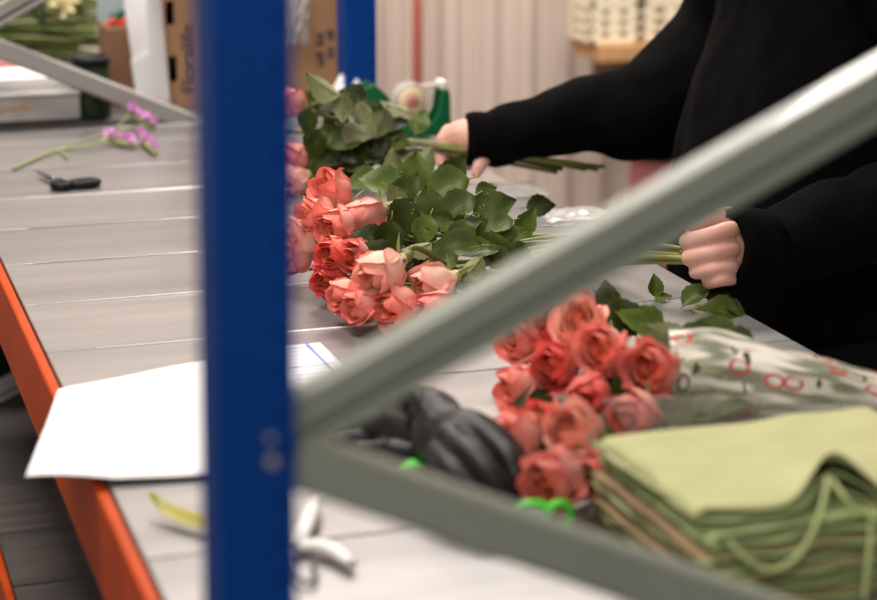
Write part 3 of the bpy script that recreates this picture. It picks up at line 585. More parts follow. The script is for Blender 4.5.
((0.7313, 2.8674, 0.9285), (-0.9436, -0.2886, -0.1625), 2.48, 0, 'petalpale', 0.883, [(0.8792, 2.8616, 0.9647), (0.9695, 2.835, 0.9559), (1.1462, 2.8134, 0.9283)], 'apricot rose lowest in the lifted bunch', 'roses of the lifted bunch', [((0.8816, 2.8246, 0.9875), (0.439, 0.2557, 0.8613), (-0.4619, -0.7106, 0.4797), 0.0422, 2), ((0.8486, 2.8414, 0.9788), (-0.8928, 0.2826, -0.3508), (0.0097, -0.6508, 0.4657), 0.0608, 0), ((0.8015, 2.8621, 0.9321), (-0.9379, 0.298, -0.1778), (0.0747, -0.9674, 0.9307), 0.0532, 0), ((0.8487, 2.875, 0.9967), (-0.5935, 0.2222, 0.7735), (-0.6282, -0.5402, 1.0351), 0.0453, 0), ((0.7846, 2.892, 0.9151), (-0.8856, 0.2994, -0.3551), (-0.3108, -0.4769, 0.8027), 0.0537, 0), ((0.7765, 2.8681, 0.9228), (-0.9979, 0.0528, 0.0361), (-0.0949, -0.4638, 0.8), 0.0437, 2), ((0.8306, 2.8798, 0.9445), (-0.9348, 0.3464, 0.0785), (0.2809, -0.5322, 0.8), 0.0413, 1), ((0.8332, 2.8539, 0.9428), (-0.6979, 0.705, 0.1262), (-0.1177, -0.3217, 0.8), 0.0537, 3)]),
((0.6977, 2.899, 0.9909), (-0.9839, 0.0426, 0.1738), 1.23, 0, 'petal', 0.837, [(0.878, 2.8606, 0.9711), (0.9685, 2.8273, 0.9598), (1.145, 2.7908, 0.9235)], 'coral rose in the bunch lifted by the outstretched arm', 'roses of the lifted bunch', [((0.7989, 2.8382, 1.0395), (0.2308, -0.3941, -0.8896), (0.2279, 0.5674, -0.6878), 0.0418, 3), ((0.7839, 2.8601, 0.9899), (-0.9643, -0.0026, -0.2649), (-0.6322, -0.9295, 1.0098), 0.0579, 0), ((0.7814, 2.8653, 0.9851), (-0.3337, 0.5538, 0.7629), (-0.6629, -0.7946, 0.7883), 0.053, 0), ((0.7424, 2.8838, 1.0202), (0.8635, -0.145, 0.483), (0.249, -0.7414, 0.9167), 0.0528, 0), ((0.797, 2.821, 0.9845), (0.5064, -0.0488, 0.8609), (0.5064, 0.9752, -0.7291), 0.0391, 0), ((0.8504, 2.8396, 0.9566), (-0.9074, 0.4133, 0.0767), (-0.3109, -0.4565, 0.8), 0.0418, 0), ((0.7824, 2.8638, 0.9681), (0.7354, -0.3489, 0.5809), (0.0691, -0.4746, 0.8), 0.0434, 2), ((0.7859, 2.8726, 0.9708), (0.9842, 0.0447, -0.1711), (-0.3241, -0.4662, 0.8), 0.0491, 1)]),
((0.6768, 2.9002, 0.9405), (-0.9998, -0.0064, -0.0192), 2.56, 0, 'petal', 0.837, [(0.8747, 2.8587, 0.9654), (0.9657, 2.8253, 0.9561), (1.1737, 2.7873, 0.9266)], 'coral rose in the bunch lifted by the outstretched arm', 'roses of the lifted bunch', [((0.7678, 2.8273, 1.0046), (0.9046, -0.2794, -0.3221), (0.2632, 0.8421, -0.7686), 0.0521, 1), ((0.8167, 2.8389, 0.9613), (-0.937, 0.3492, -0.0113), (-0.7191, -0.903, 0.9355), 0.0633, 0), ((0.8797, 2.8497, 0.9689), (-0.921, 0.3523, 0.1663), (-0.0089, -0.9251, 0.9177), 0.0585, 0), ((0.8017, 2.8236, 0.9934), (-0.9183, 0.2145, -0.3327), (-0.281, -0.5578, 0.5238), 0.0601, 0), ((0.8314, 2.8503, 0.943), (-0.6498, -0.7211, 0.2402), (-0.2489, -0.4, 0.8), 0.0446, 1), ((0.7787, 2.8898, 0.9269), (0.8127, -0.5388, 0.222), (0.2122, -0.5419, 0.8), 0.0414, 1), ((0.7974, 2.85, 0.9265), (-0.4591, -0.8277, 0.3227), (-0.3531, -0.5532, 0.8), 0.045, 3)]),
((0.6918, 2.8712, 0.9095), (-0.9917, -0.0479, -0.1195), 3.62, 0, 'petal', 0.837, [(0.8732, 2.8603, 0.9545), (0.9643, 2.8331, 0.9474), (1.1044, 2.809, 0.9182)], 'coral rose in the bunch lifted by the outstretched arm', 'roses of the lifted bunch', [((0.876, 2.8485, 1.0174), (-0.8097, 0.5121, 0.2866), (0.0617, 0.4567, -0.9482), 0.0451, 0), ((0.8478, 2.833, 0.9482), (0.9873, -0.1024, 0.1216), (0.0505, 0.4874, -1.0602), 0.0582, 1), ((0.781, 2.8758, 0.9319), (0.9661, -0.2083, 0.1526), (0.0295, -0.7529, 0.6507), 0.056, 3), ((0.8812, 2.8555, 0.9501), (-0.9786, 0.154, -0.1368), (-0.5249, -0.6377, 0.6139), 0.0587, 0), ((0.7637, 2.903, 0.9067), (-0.7061, -0.1112, -0.6994), (-0.0329, -0.4171, 0.6006), 0.0537, 0), ((0.801, 2.8916, 0.9155), (-0.8898, 0.1589, 0.4279), (0.2022, -0.7421, 0.8), 0.0538, 2), ((0.7444, 2.8386, 0.915), (-0.5116, 0.7126, 0.48), (-0.2347, -0.4231, 0.8), 0.0485, 2), ((0.7592, 2.8607, 0.915), (0.0308, -0.902, 0.4307), (-0.081, -0.2835, 0.8), 0.0395, 1)]),
((0.7754, 1.8747, 0.9554), (-0.6004, -0.3356, 0.7259), 0.67, 0, 'petalpale', 0.93, [(0.8083, 1.8114, 0.9322), (0.8619, 1.7083, 0.9515), (0.9678, 1.6306, 0.9447), (1.0286, 1.5854, 0.937)], 'pale apricot rose at the upper edge of the wrapped bunch beside the brace', 'roses of the wrapped bunch', [((0.8024, 1.8766, 0.955), (-0.0452, 0.4174, 0.9076), (-0.5804, -0.3944, 0.7292), 0.0442, 0), ((0.836, 1.8158, 0.9512), (-0.768, 0.4354, 0.4697), (-0.256, -0.4883, 0.9686), 0.0589, 0), ((0.7998, 1.8472, 0.9357), (-0.7388, -0.6425, 0.2033), (0.2685, -0.5961, 0.8), 0.0483, 2)]),
((0.7245, 1.8697, 0.9361), (-0.8593, -0.3859, 0.3356), 0.34, 0, 'petal', 0.911, [(0.7753, 1.8059, 0.9235), (0.8583, 1.7019, 0.9243), (0.9664, 1.6283, 0.9332), (1.0263, 1.5834, 0.9221)], 'coral rose in the film wrapped bunch behind the green bags', 'roses of the wrapped bunch', [((0.9006, 1.7792, 0.9464), (-0.8212, 0.4886, 0.2948), (-0.4285, -0.5836, 0.8513), 0.0586, 3), ((0.7647, 1.7973, 0.915), (-0.0198, -0.7433, 0.6687), (0.228, -0.0282, 0.8), 0.0513, 1)]),
((0.7385, 1.8623, 0.9435), (-0.6158, -0.5471, 0.5669), 3.03, 0, 'petaldeep', 0.883, [(0.7877, 1.7971, 0.9268), (0.868, 1.6908, 0.9503), (0.9703, 1.6242, 0.9438), (1.0325, 1.5793, 0.9378)], 'coral rose in the film wrapped bunch behind the green bags', 'roses of the wrapped bunch', [((0.8126, 1.8341, 0.9491), (-0.4221, 0.3165, 0.8495), (-0.1797, -0.9176, 0.5858), 0.0493, 0), ((0.904, 1.7395, 0.949), (-0.8424, 0.497, 0.2082), (-0.4584, -0.5366, 1.0664), 0.0576, 0), ((0.764, 1.8418, 0.9306), (0.0219, -0.3229, 0.9462), (-0.353, -0.7068, 0.8), 0.0462, 3)]),
((0.7312, 1.7679, 0.9659), (-0.4476, -0.5483, 0.7064), 1.27, 0, 'petalpale', 0.93, [(0.7846, 1.728, 0.9369), (0.8718, 1.663, 0.9565), (0.9718, 1.6178, 0.947), (1.0349, 1.5996, 0.9389)], 'apricot rose of the wrapped bunch just above the spiral centred one', 'roses of the wrapped bunch', [((0.8566, 1.7228, 0.9597), (-0.9138, 0.3732, 0.1603), (-0.2427, -0.5567, 0.9931), 0.066, 1), ((0.8303, 1.732, 0.9606), (-0.8685, 0.368, 0.3323), (0.5139, 0.638, -1.0622), 0.0565, 2), ((0.738, 1.778, 0.9596), (0.5683, 0.1368, 0.8114), (-0.1879, -0.9211, 0.7392), 0.038, 0), ((0.7716, 1.7267, 0.9367), (-0.6457, -0.6152, 0.4523), (0.0447, -0.1437, 0.8), 0.0423, 2)]),
((0.708, 1.75, 0.9497), (-0.7849, -0.582, 0.2126), 3.17, 0, 'petaldeep', 0.856, [(0.7666, 1.7097, 0.9296), (0.8622, 1.6439, 0.9426), (0.9679, 1.6111, 0.9409), (1.0287, 1.5946, 0.9321)], 'coral rose in the film wrapped bunch behind the green bags', 'roses of the wrapped bunch', [((0.6759, 1.7139, 0.9293), (-0.9825, 0.1833, 0.0346), (-0.4893, -0.5585, 0.8662), 0.0403, 1), ((0.7364, 1.7111, 0.9175), (-0.9568, 0.284, 0.0614), (-0.4111, -0.6016, 0.8), 0.046, 1)]),
((0.7331, 1.6891, 0.9756), (-0.7635, -0.5377, 0.3576), 1.05, 0, 'petal', 0.911, [(0.7806, 1.6652, 0.9412), (0.8582, 1.6262, 0.9399), (0.9663, 1.607, 0.9407), (1.0262, 1.6079, 0.9271)], 'coral spiral centred rose high in the middle of the wrapped bunch', 'roses of the wrapped bunch', [((0.8869, 1.7191, 0.9545), (-0.9793, 0.1499, -0.1357), (-0.5369, -0.5663, 0.9945), 0.066, 0), ((0.752, 1.6916, 0.9384), (0.6977, 0.5055, -0.5077), (0.1008, -0.4452, 0.8), 0.0477, 1)]),
((0.6835, 1.7506, 0.9338), (-0.9906, -0.1368, 0.007), 0.63, 0, 'petal', 0.856, [(0.7531, 1.7111, 0.9225), (0.8665, 1.6465, 0.924), (0.9696, 1.6121, 0.933), (1.0315, 1.596, 0.9222)], 'coral rose of the wrapped bunch lying lowest beside the glove', 'roses of the wrapped bunch', [((0.6957, 1.7512, 0.9415), (-0.968, 0.2405, -0.0713), (0.0096, -0.413, 0.7206), 0.0411, 0), ((0.7271, 1.7224, 0.915), (0.5237, 0.8168, 0.2421), (-0.0368, -0.5584, 0.8), 0.0542, 3)]),
((0.7028, 1.6752, 0.9565), (-0.581, -0.8118, -0.058), 3.38, 1, 'petaldeep', 0.883, [(0.7664, 1.656, 0.9327), (0.8702, 1.6248, 0.9542), (0.9711, 1.6072, 0.9458), (1.0339, 1.6126, 0.9386)], 'deep coral pointed rose below the spiral centred rose of the wrapped bunch', 'roses of the wrapped bunch', [((0.8683, 1.6441, 0.9312), (-0.8888, 0.4563, -0.0425), (-0.4323, -0.7751, 0.7997), 0.0549, 0), ((0.7227, 1.6428, 0.9715), (-0.3726, -0.044, -0.927), (-0.7172, -0.7882, 0.6988), 0.0355, 0), ((0.7272, 1.6869, 0.9469), (-0.5938, 0.7897, 0.1539), (-0.357, -0.1548, 0.8), 0.0441, 1)]),
((0.7648, 1.6557, 0.9657), (-0.6969, -0.6384, 0.3267), 5.8, 0, 'petal', 0.977, [(0.805, 1.6421, 0.9368), (0.8706, 1.6199, 0.9403), (0.9713, 1.6062, 0.9405), (1.0342, 1.6173, 0.9286)], 'largest coral rose of the wrapped bunch at the mouth of the film sleeve', 'roses of the wrapped bunch', [((0.8324, 1.6707, 0.9519), (-0.8602, 0.5068, -0.0577), (-0.1298, 0.8439, -0.5262), 0.0644, 0), ((0.8283, 1.6397, 0.9392), (-0.8773, 0.4612, -0.1331), (-0.469, -0.4701, 0.6129), 0.0635, 0), ((0.897, 1.6194, 0.941), (-0.8949, 0.4216, 0.1459), (-0.6115, -0.4568, 1.0296), 0.0544, 0), ((0.7889, 1.624, 0.9342), (0.8783, -0.3186, 0.3564), (0.1905, -0.398, 0.8), 0.0469, 2)]),
((0.7285, 1.6113, 0.9493), (-0.7407, -0.6713, 0.0259), 5.45, 0, 'petal', 0.883, [(0.7805, 1.6117, 0.9295), (0.8652, 1.6124, 0.9424), (0.9691, 1.6054, 0.9408), (1.0307, 1.6304, 0.932)], 'coral rose of the wrapped bunch touching the back of the green bags', 'roses of the wrapped bunch', [((0.8798, 1.6493, 0.9594), (-0.9317, 0.1713, -0.3203), (-0.0049, 0.9376, -0.4583), 0.0584, 0), ((0.773, 1.6052, 0.951), (-0.9618, 0.021, -0.273), (-0.2172, 0.7646, -0.9342), 0.0439, 1), ((0.7672, 1.5938, 0.915), (0.99, -0.1198, 0.075), (0.2137, -0.0039, 0.8), 0.0477, 3)]),
((0.6273, 1.6073, 0.9304), (-0.9667, -0.1304, 0.22), 3.24, 0, 'petal', 0.883, [(0.7603, 1.605, 0.9181), (1.0002, 1.5995, 0.9154), (1.1004, 1.5945, 0.9177)], 'coral rose in the bunch between black glove and green bags', 'roses beside the black glove', [((0.6622, 1.5938, 0.926), (0.8828, -0.4199, 0.2107), (-0.3925, -0.5568, 0.8117), 0.0379, 0), ((0.6194, 1.5933, 0.9491), (-0.3919, -0.0995, -0.9146), (-0.0766, -0.7145, 0.6122), 0.0307, 0)]),
((0.6462, 1.5562, 0.9404), (-0.6505, -0.5192, 0.5543), 2.5, 0, 'petalpale', 0.911, [(0.76, 1.5849, 0.9167), (1.0, 1.5933, 0.9145), (1.1, 1.6013, 0.9144)], 'apricot rose between the black glove and the green bags', 'roses beside the black glove', []),
((0.6163, 1.5073, 0.9329), (-0.8135, -0.5712, 0.1092), 0.41, 0, 'petal', 0.977, [(0.7585, 1.5662, 0.9189), (0.999, 1.5879, 0.9159), (1.0984, 1.6085, 0.9181)], 'large coral rose next to the lime green scissors loops', 'roses beside the black glove', [((0.6295, 1.5115, 0.931), (0.5211, -0.01, 0.8535), (-0.0059, -0.582, 0.7899), 0.0328, 0), ((0.6159, 1.4969, 0.9427), (0.3545, -0.5068, -0.7858), (-0.0784, -0.6106, 0.5188), 0.0324, 0)]),
((0.6583, 1.6501, 0.9229), (-0.8096, -0.4331, 0.3962), 1.74, 0, 'petaldeep', 0.79, [(0.7601, 1.6192, 0.9061), (1.0001, 1.6027, 0.9074), (1.1001, 1.5859, 0.9062)], 'coral rose in the bunch between black glove and green bags', 'roses beside the black glove', []),
((0.6413, 1.5212, 0.9319), (-0.6639, -0.7352, 0.1369), 1.97, 0, 'petal', 0.79, [(0.7595, 1.5744, 0.9073), (0.9997, 1.5914, 0.9082), (1.0995, 1.6095, 0.9058)], 'coral rose in the bunch between black glove and green bags', 'roses beside the black glove', [((0.6316, 1.535, 0.9462), (-0.8467, 0.3786, -0.3737), (-0.0687, -0.9152, 1.0458), 0.0333, 0)]),
]
for a in ROSES: rose(*a)

# ------------------------------------------------------------------ person
def limb(mb, pts, rads, n=18, sub=6):
    P = bez(pts, sub); rr = bez([(r if isinstance(r, (tuple, list)) else (r, r)) + (0,) if isinstance(r, (tuple, list)) else (r, r, 0) for r in rads], sub)
    mb.tube(P, [q[0] for q in rr], n)
    mb.ball(P[0], rr[0][0]*.99, 0, n, 9); mb.ball(P[-1], rr[-1][0]*.99, 0, n, 9)
def torso_loft(mb, secs, n=28):
    """secs: (cx, cy, z, half depth in x, half width in y)"""
    S = bez([Vector((a[0], a[1], a[2])) for a in secs], 5); D = bez([Vector((a[3], a[4], 0)) for a in secs], 5)
    rings = []
    for c, d in zip(S, D):
        rings.append([(c.x + d.x*math.copysign(abs(math.cos(q))**.85, math.cos(q)), c.y + d.y*math.copysign(abs(math.sin(q))**.85, math.sin(q)), c.z) for q in [2*math.pi*j/n for j in range(n)]])
    mb.loft(rings)
PX, PY = 1.315, 2.455
person = empty('person', (PX, PY, 0), 'person in a black hooded sweatshirt leaning over the bench holding rose stems', 'person')
body = MB()
torso_loft(body, [(PX+.06, PY, .84, .10, .15), (PX+.05, PY, .95, .105, .15), (PX+.06, PY, 1.10, .10, .135), (PX+.07, PY, 1.26, .105, .16), (PX+.055, PY, 1.36, .085, .155), (PX+.04, PY, 1.41, .055, .09)])
limb(body, [(PX+.04, PY, 1.40), (PX+.01, PY+.005, 1.50)], [.058, .054])
HC = Vector((PX-.03, PY+.01, 1.60))
body.ball(HC, (.098, .077, .115), 0, 24, 18)
body.ball(HC + Vector((-.03, 0, -.055)), (.062, .056, .07), 0, 20, 14)
limb(body, [HC + Vector((-.093, 0, .005)), HC + Vector((-.112, 0, -.025)), HC + Vector((-.098, 0, -.038))], [.009, .013, .011], 10, 3)
for s in (-1, 1):
    body.ball(HC + Vector((.008, s*.078, -.01)), (.02, .010, .032), 0, 12, 10)
    body.ball(HC + Vector((-.088, s*.03, .008)), (.012, .014, .009), 0, 12, 8)
body.ball(HC + Vector((-.093, 0, -.065)), (.010, .024, .006), 0, 12, 8)
body.ball(HC + Vector((-.092, 0, -.077)), (.010, .020, .006), 0, 12, 8)
ARM_L = [(1.315, 2.2800000000000002, 1.355), (1.4, 2.2, 1.2), (1.435, 2.15, 1.03), (1.2942, 2.1356, 0.9909), (1.1162, 2.1073, 0.9565), (1.0683, 2.0922, 0.9635)]
ARM_R = [(1.315, 2.63, 1.345), (1.3632, 2.72, 1.1517), (1.2428, 2.76, 1.0244), (1.1451, 2.8, 1.0047), (1.0185, 2.83, 0.9727), (0.9737, 2.84, 0.9735)]
for A in (ARM_L, ARM_R):
    limb(body, A, [.052, .046, .042, .036, .028, .027], 16, 5)
for s in (-1, 1):
    limb(body, [(PX+.06, PY+s*.09, .86), (PX+.045, PY+s*.10, .50), (PX+.06, PY+s*.105, .30), (PX+.065, PY+s*.105, .09)], [.088, .056, .054, .037], 16, 6)
    limb(body, [(PX+.075, PY+s*.105, .045), (PX-.03, PY+s*.112, .035), (PX-.10, PY+s*.118, .03)], [.034, .032, .024], 14, 4)
for chain, rads in [([(1.0577, 2.0915, 0.9876), (1.031, 2.0694, 0.9944), (1.0057, 2.0687, 0.9897), (0.9885, 2.0849, 0.9808), (0.9955, 2.1048, 0.9746), (1.0176, 2.1184, 0.9711), (1.0336, 2.1135, 0.9723)], [0.01, 0.0108, 0.01, 0.0103, 0.0095, 0.0088, 0.008]), ([(1.057, 2.0856, 0.9658), (1.0303, 2.0636, 0.9728), (1.0057, 2.0632, 0.97), (0.9893, 2.0795, 0.9626), (0.9962, 2.0994, 0.9562), (1.0183, 2.113, 0.9526), (1.0344, 2.1081, 0.9538)], [0.01, 0.0108, 0.01, 0.0103, 0.0095, 0.0088, 0.008]), ([(1.0542, 2.0807, 0.9452), (1.0275, 2.0588, 0.9525), (1.0076, 2.0575, 0.9519), (0.9958, 2.0729, 0.9467), (1.0028, 2.0928, 0.9402), (1.025, 2.1063, 0.9365), (1.041, 2.1014, 0.9376)], [0.0092, 0.009936, 0.0092, 0.009476, 0.00874, 0.008096, 0.00736]), ([(1.0508, 2.078, 0.9314), (1.0241, 2.0561, 0.9389), (1.0121, 2.0524, 0.9389), (1.0082, 2.0654, 0.9342), (1.0153, 2.0852, 0.9276), (1.0376, 2.0986, 0.9238), (1.0536, 2.0937, 0.9249)], [0.008, 0.00864, 0.008, 0.00824, 0.0076, 0.00704, 0.0064]), ([(1.0729, 2.091, 0.9647), (1.0504, 2.0881, 0.967), (1.0387, 2.1015, 0.9624)], [0.033, 0.03, 0.022]), ([(1.0699, 2.0972, 0.9831), (1.0507, 2.0931, 0.9854)], [0.022, 0.018]), ([(1.0669, 2.0878, 0.9462), (1.051, 2.0848, 0.9445)], [0.02, 0.013]), ([(1.0726, 2.0976, 0.9877), (1.0452, 2.0967, 1.0032), (1.023, 2.0992, 1.0018), (0.9988, 2.1024, 0.9931)], [0.017, 0.0125, 0.0112, 0.0088]), ([(0.9961, 2.835, 0.9746), (0.9642, 2.85, 0.9738), (0.9451, 2.86, 0.9654)], [0.03, 0.027, 0.02]), ([(0.9935, 2.86, 0.9782), (0.9516, 2.87, 0.9757)], [0.02, 0.016]), ([(0.9596, 2.865, 0.9699), (0.9468, 2.885, 0.9641), (0.9404, 2.895, 0.947), (0.942, 2.885, 0.93), (0.9484, 2.865, 0.927)], [0.011, 0.0105, 0.0098, 0.009, 0.0082]), ([(0.9706, 2.869, 0.9717), (0.9566, 2.885, 0.9666), (0.9501, 2.895, 0.9496), (0.9517, 2.885, 0.9325), (0.9581, 2.865, 0.9296)], [0.011, 0.0105, 0.0098, 0.009, 0.0082]), ([(0.9817, 2.873, 0.9704), (0.9663, 2.885, 0.9661), (0.9599, 2.895, 0.949), (0.9615, 2.885, 0.9319), (0.9678, 2.865, 0.929)], [0.011, 0.0105, 0.0098, 0.009, 0.0082]), ([(0.9945, 2.877, 0.9659), (0.9777, 2.885, 0.9623), (0.9713, 2.895, 0.9452), (0.9729, 2.885, 0.9281), (0.9792, 2.865, 0.9252)], [0.011, 0.0105, 0.0098, 0.009, 0.0082]), ([(1.0046, 2.845, 0.9585), (0.9894, 2.82, 0.9484), (0.9778, 2.805, 0.938), (0.9723, 2.805, 0.9276)], [0.0145, 0.0128, 0.0112, 0.0088])]:
    limb(body, chain, rads, 12, 5)
bo = fused(body, 'body', M['skin'], person, .0022, 2, .5); shift(bo, person)
for c, r, nrm in [((0.9941, 2.0967, 0.9983), 0.006, (-0.2429, -0.7471, 0.9343)), ((0.9703, 2.797, 0.9277), 0.0055, (-0.2928, -0.9005, -0.0577))]:
    mb = MB(); mb.ball((0,0,0), (r*.8, r, r*.25), 0, 10, 6); o = mb.build('fingernail', M['nail'], bo, True)
    o.matrix_parent_inverse = Matrix.Identity(4); o.matrix_local = frame(c, nrm)
for s in (-1, 1):
    mb = MB(); mb.ball(HC + Vector((-.090, s*.030, .008)), (.012, .012, .007), 0, 12, 8); o = mb.build('eye', M['white'], bo, True)
    mb = MB(); mb.ball(HC + Vector((-.100, s*.030, .008)), (.0035, .005, .005), 0, 10, 8); o = mb.build('iris', M['hair'], bo, True)
hood = MB()
torso_loft(hood, [(1.335, 2.455, 0.78, 0.165, 0.2), (1.3299999999999998, 2.455, 0.92, 0.172, 0.205), (1.345, 2.455, 1.06, 0.16, 0.2), (1.3699999999999999, 2.455, 1.2, 0.145, 0.2), (1.345, 2.455, 1.35, 0.125, 0.195), (1.3499999999999999, 2.455, 1.42, 0.085, 0.11)])
for A, rd in ((ARM_L, [.092,.086,.080,.066,.048]), (ARM_R, [.100,.092,.080,.061,.043])):
    limb(hood, A[:len(rd)], rd, 20, 6)
limb(hood, [(PX-.03, PY, 1.40), (PX+.0, PY-.08, 1.43), (PX+.08, PY-.09, 1.45), (PX+.15, PY, 1.44), (PX+.08, PY+.09, 1.45), (PX+.0, PY+.08, 1.43), (PX-.03, PY, 1.40)], [.030, .030, .042, .055, .042, .030, .030], 14, 6)
def folds(p):
    a = noise.noise(Vector((p.x*9, p.y*9, p.z*7)))*.009 + noise.noise(Vector((p.x*24+4, p.y*24, p.z*20)))*.0045
    return a
ho = fused(hood, 'hooded_sweatshirt', M['hood'], person, .008, 5, .5, folds); shift(ho, person)
for (c, ax, r) in [((1.0632, 2.0952, 0.9644), (-0.9446, -0.2978, 0.138), 0.047), ((1.0015, 2.832, 0.9725), (-0.9758, 0.2178, 0.0174), 0.04)]:
    mb = MB(); fr = frame(c, ax); prof_ = [(r*.92, -.03), (r*1.03, -.028), (r*1.06, -.012), (r*1.04, .006), (r*1.06, .022), (r*1.0, .034), (r*.80, .036), (r*.74, .02)]
    rings = [[fr @ Vector((q*math.cos(k*math.pi/12)*(1+.03*math.sin(k*2.3)), q*math.sin(k*math.pi/12)*(1+.03*math.sin(k*1.7)), z)) for k in range(24)] for q, z in prof_]
    mb.loft(rings, 0, cap=False); o = mb.build('cuff', M['hood'], ho, True); o.matrix_parent_inverse = Matrix.Identity(4)
tr = MB()
torso_loft(tr, [(PX+.06, PY, .78, .12, .17), (PX+.06, PY, .88, .125, .172), (PX+.055, PY, .98, .115, .16)])
for s in (-1, 1):
    limb(tr, [(PX+.06, PY+s*.09, .84), (PX+.045, PY+s*.10, .50), (PX+.06, PY+s*.105, .30), (PX+.065, PY+s*.105, .11)], [.102, .078, .072, .068], 18, 6)
shift(fused(tr, 'trousers', M['trouser'], person, .008, 4, .5, lambda p: noise.noise(p*14)*.006), person)
hr = MB()
hr.ball(HC + Vector((.022, 0, .025)), (.100, .087, .112), 0, 24, 16); hr.ball(HC + Vector((.10, 0, .06)), (.042, .042, .042), 0, 16, 12)
shift(fused(hr, 'hair', M['hair'], person, .006, 3, .5, lambda p: noise.noise(Vector((p.x*40, p.y*40, p.z*12)))*.004), person)
for s in (-1, 1):
    sh = MB(); limb(sh, [(PX+.085, PY+s*.105, .052), (PX-.03, PY+s*.112, .045), (PX-.115, PY+s*.118, .04)], [.048, .046, .038], 14, 4)
    sh.box((PX-.14, PY+s*.112-.042, .0), (PX+.12, PY+s*.112+.042, .02))
    shift(fused(sh, 'shoe', M['black'], person, .007, 3), person)

SHEET = [(0.2332, 1.9748, 0.902), (0.4644, 2.0515, 0.902), (0.3641, 1.6692, 0.902), (0.1682, 1.6976, 0.902)]
FORM = [(0.4028, 2.059, 0.901), (0.5344, 2.0694, 0.901), (0.5406, 1.8261, 0.901), (0.3921, 1.7927, 0.901)]
YL = [(0.2625, 1.6087, 0.918), (0.2693, 1.5961, 0.909), (0.282, 1.5733, 0.905), (0.2988, 1.5506, 0.906), (0.316, 1.5391, 0.91)]
SN = {'pivot': (0.3617, 1.4894, 0.902), 'h1': [(0.3613, 1.481, 0.907), (0.3716, 1.5014, 0.912), (0.3868, 1.5373, 0.912), (0.3993, 1.5685, 0.911)], 'h2': [(0.3629, 1.4808, 0.906), (0.3762, 1.4736, 0.908), (0.3867, 1.4567, 0.908), (0.3929, 1.4308, 0.907)], 'b1': ((0.3615, 1.482, 0.904), (0.3322, 1.4847, 0.904)), 'b2': ((0.3572, 1.4714, 0.906), (0.3253, 1.4449, 0.905)), 'spring': [(0.3534, 1.466, 0.906), (0.3465, 1.4287, 0.907), (0.3517, 1.411, 0.905), (0.3612, 1.4226, 0.905), (0.3659, 1.4534, 0.905)]}
GLOVES = [('work_glove', [([(0.5576, 1.5424, 0.925), (0.5448, 1.5855, 0.935), (0.5303, 1.6268, 0.94)], [0.03, 0.034, 0.028]), ([(0.5624, 1.5248, 0.915), (0.5508, 1.5493, 0.928)], [0.018, 0.024]), ([(0.5292, 1.6234, 0.945), (0.5274, 1.6623, 0.952), (0.5306, 1.7125, 0.948)], [0.024, 0.018, 0.012]), ([(0.5752, 1.605, 0.93), (0.5791, 1.563, 0.922)], [0.018, 0.016]), ([(0.5559, 1.6694, 0.945), (0.5437, 1.6918, 0.952), (0.5251, 1.7076, 0.95)], [0.01, 0.01, 0.008]), ([(0.5333, 1.5929, 0.915), (0.5244, 1.638, 0.915), (0.4982, 1.6611, 0.913)], [0.02, 0.016, 0.012]), ([(0.538, 1.5653, 0.91), (0.553, 1.529, 0.91)], [0.014, 0.012]), ([(0.537, 1.6128, 0.957), (0.5472, 1.5712, 0.958), (0.5579, 1.5284, 0.948), (0.5587, 1.5052, 0.935)], [0.01, 0.011, 0.011, 0.009]), ([(0.5182, 1.5728, 0.955), (0.5213, 1.5275, 0.955), (0.5317, 1.4903, 0.945), (0.5436, 1.4835, 0.93)], [0.011, 0.012, 0.011, 0.009]), ([(0.5057, 1.5626, 0.945), (0.5071, 1.5226, 0.942), (0.5194, 1.5009, 0.932)], [0.01, 0.011, 0.009]), ([(0.5298, 1.6608, 0.958), (0.544, 1.6688, 0.958), (0.5444, 1.6349, 0.955)], [0.008, 0.009, 0.008])], 'crumpled black rubber glove with its cuff turned up beside the roses', 1.0, ((0.515, 1.6563, 0.958), (-0.8792, -0.26, 0.3993), 0.019)), ('work_glove', [([(0.53, 1.6555, 0.925), (0.5122, 1.6914, 0.925), (0.4942, 1.7128, 0.92)], [0.022, 0.02, 0.015]), ([(0.4986, 1.7176, 0.922), (0.482, 1.7387, 0.917), (0.4605, 1.7394, 0.911)], [0.011, 0.01, 0.008]), ([(0.5007, 1.7018, 0.915), (0.4793, 1.7119, 0.912), (0.4607, 1.715, 0.909)], [0.01, 0.009, 0.008]), ([(0.5056, 1.6762, 0.914), (0.4881, 1.6821, 0.911), (0.4738, 1.6928, 0.909)], [0.01, 0.009, 0.008]), ([(0.512, 1.7066, 0.93), (0.5033, 1.7541, 0.922), (0.4899, 1.7775, 0.914)], [0.01, 0.009, 0.0075]), ([(0.5191, 1.6818, 0.94), (0.5127, 1.7316, 0.938), (0.5088, 1.7524, 0.93)], [0.01, 0.009, 0.008])], 'black rubber glove with fingers spread under the diagonal brace', 5.0, None)]
LS = {'c': (0.5805, 1.492, 0.901), 'l1': ((0.5591, 1.4673, 0.918), 0.014, 0.009, (0.951, -0.3092, 0.0)), 'l2': ((0.5781, 1.4538, 0.918), 0.011, 0.012, (0.9754, 0.0893, -0.1032)), 'blades': [[(0.5777, 1.4848, 0.904), (0.601, 1.5096, 0.904), (0.6407, 1.5385, 0.903)], [(0.5789, 1.4762, 0.907), (0.6005, 1.4967, 0.906), (0.6356, 1.5215, 0.904)]], 'clip': (0.5052, 1.6283, 0.906)}
BAG = (0.752, 1.372, 0.03)
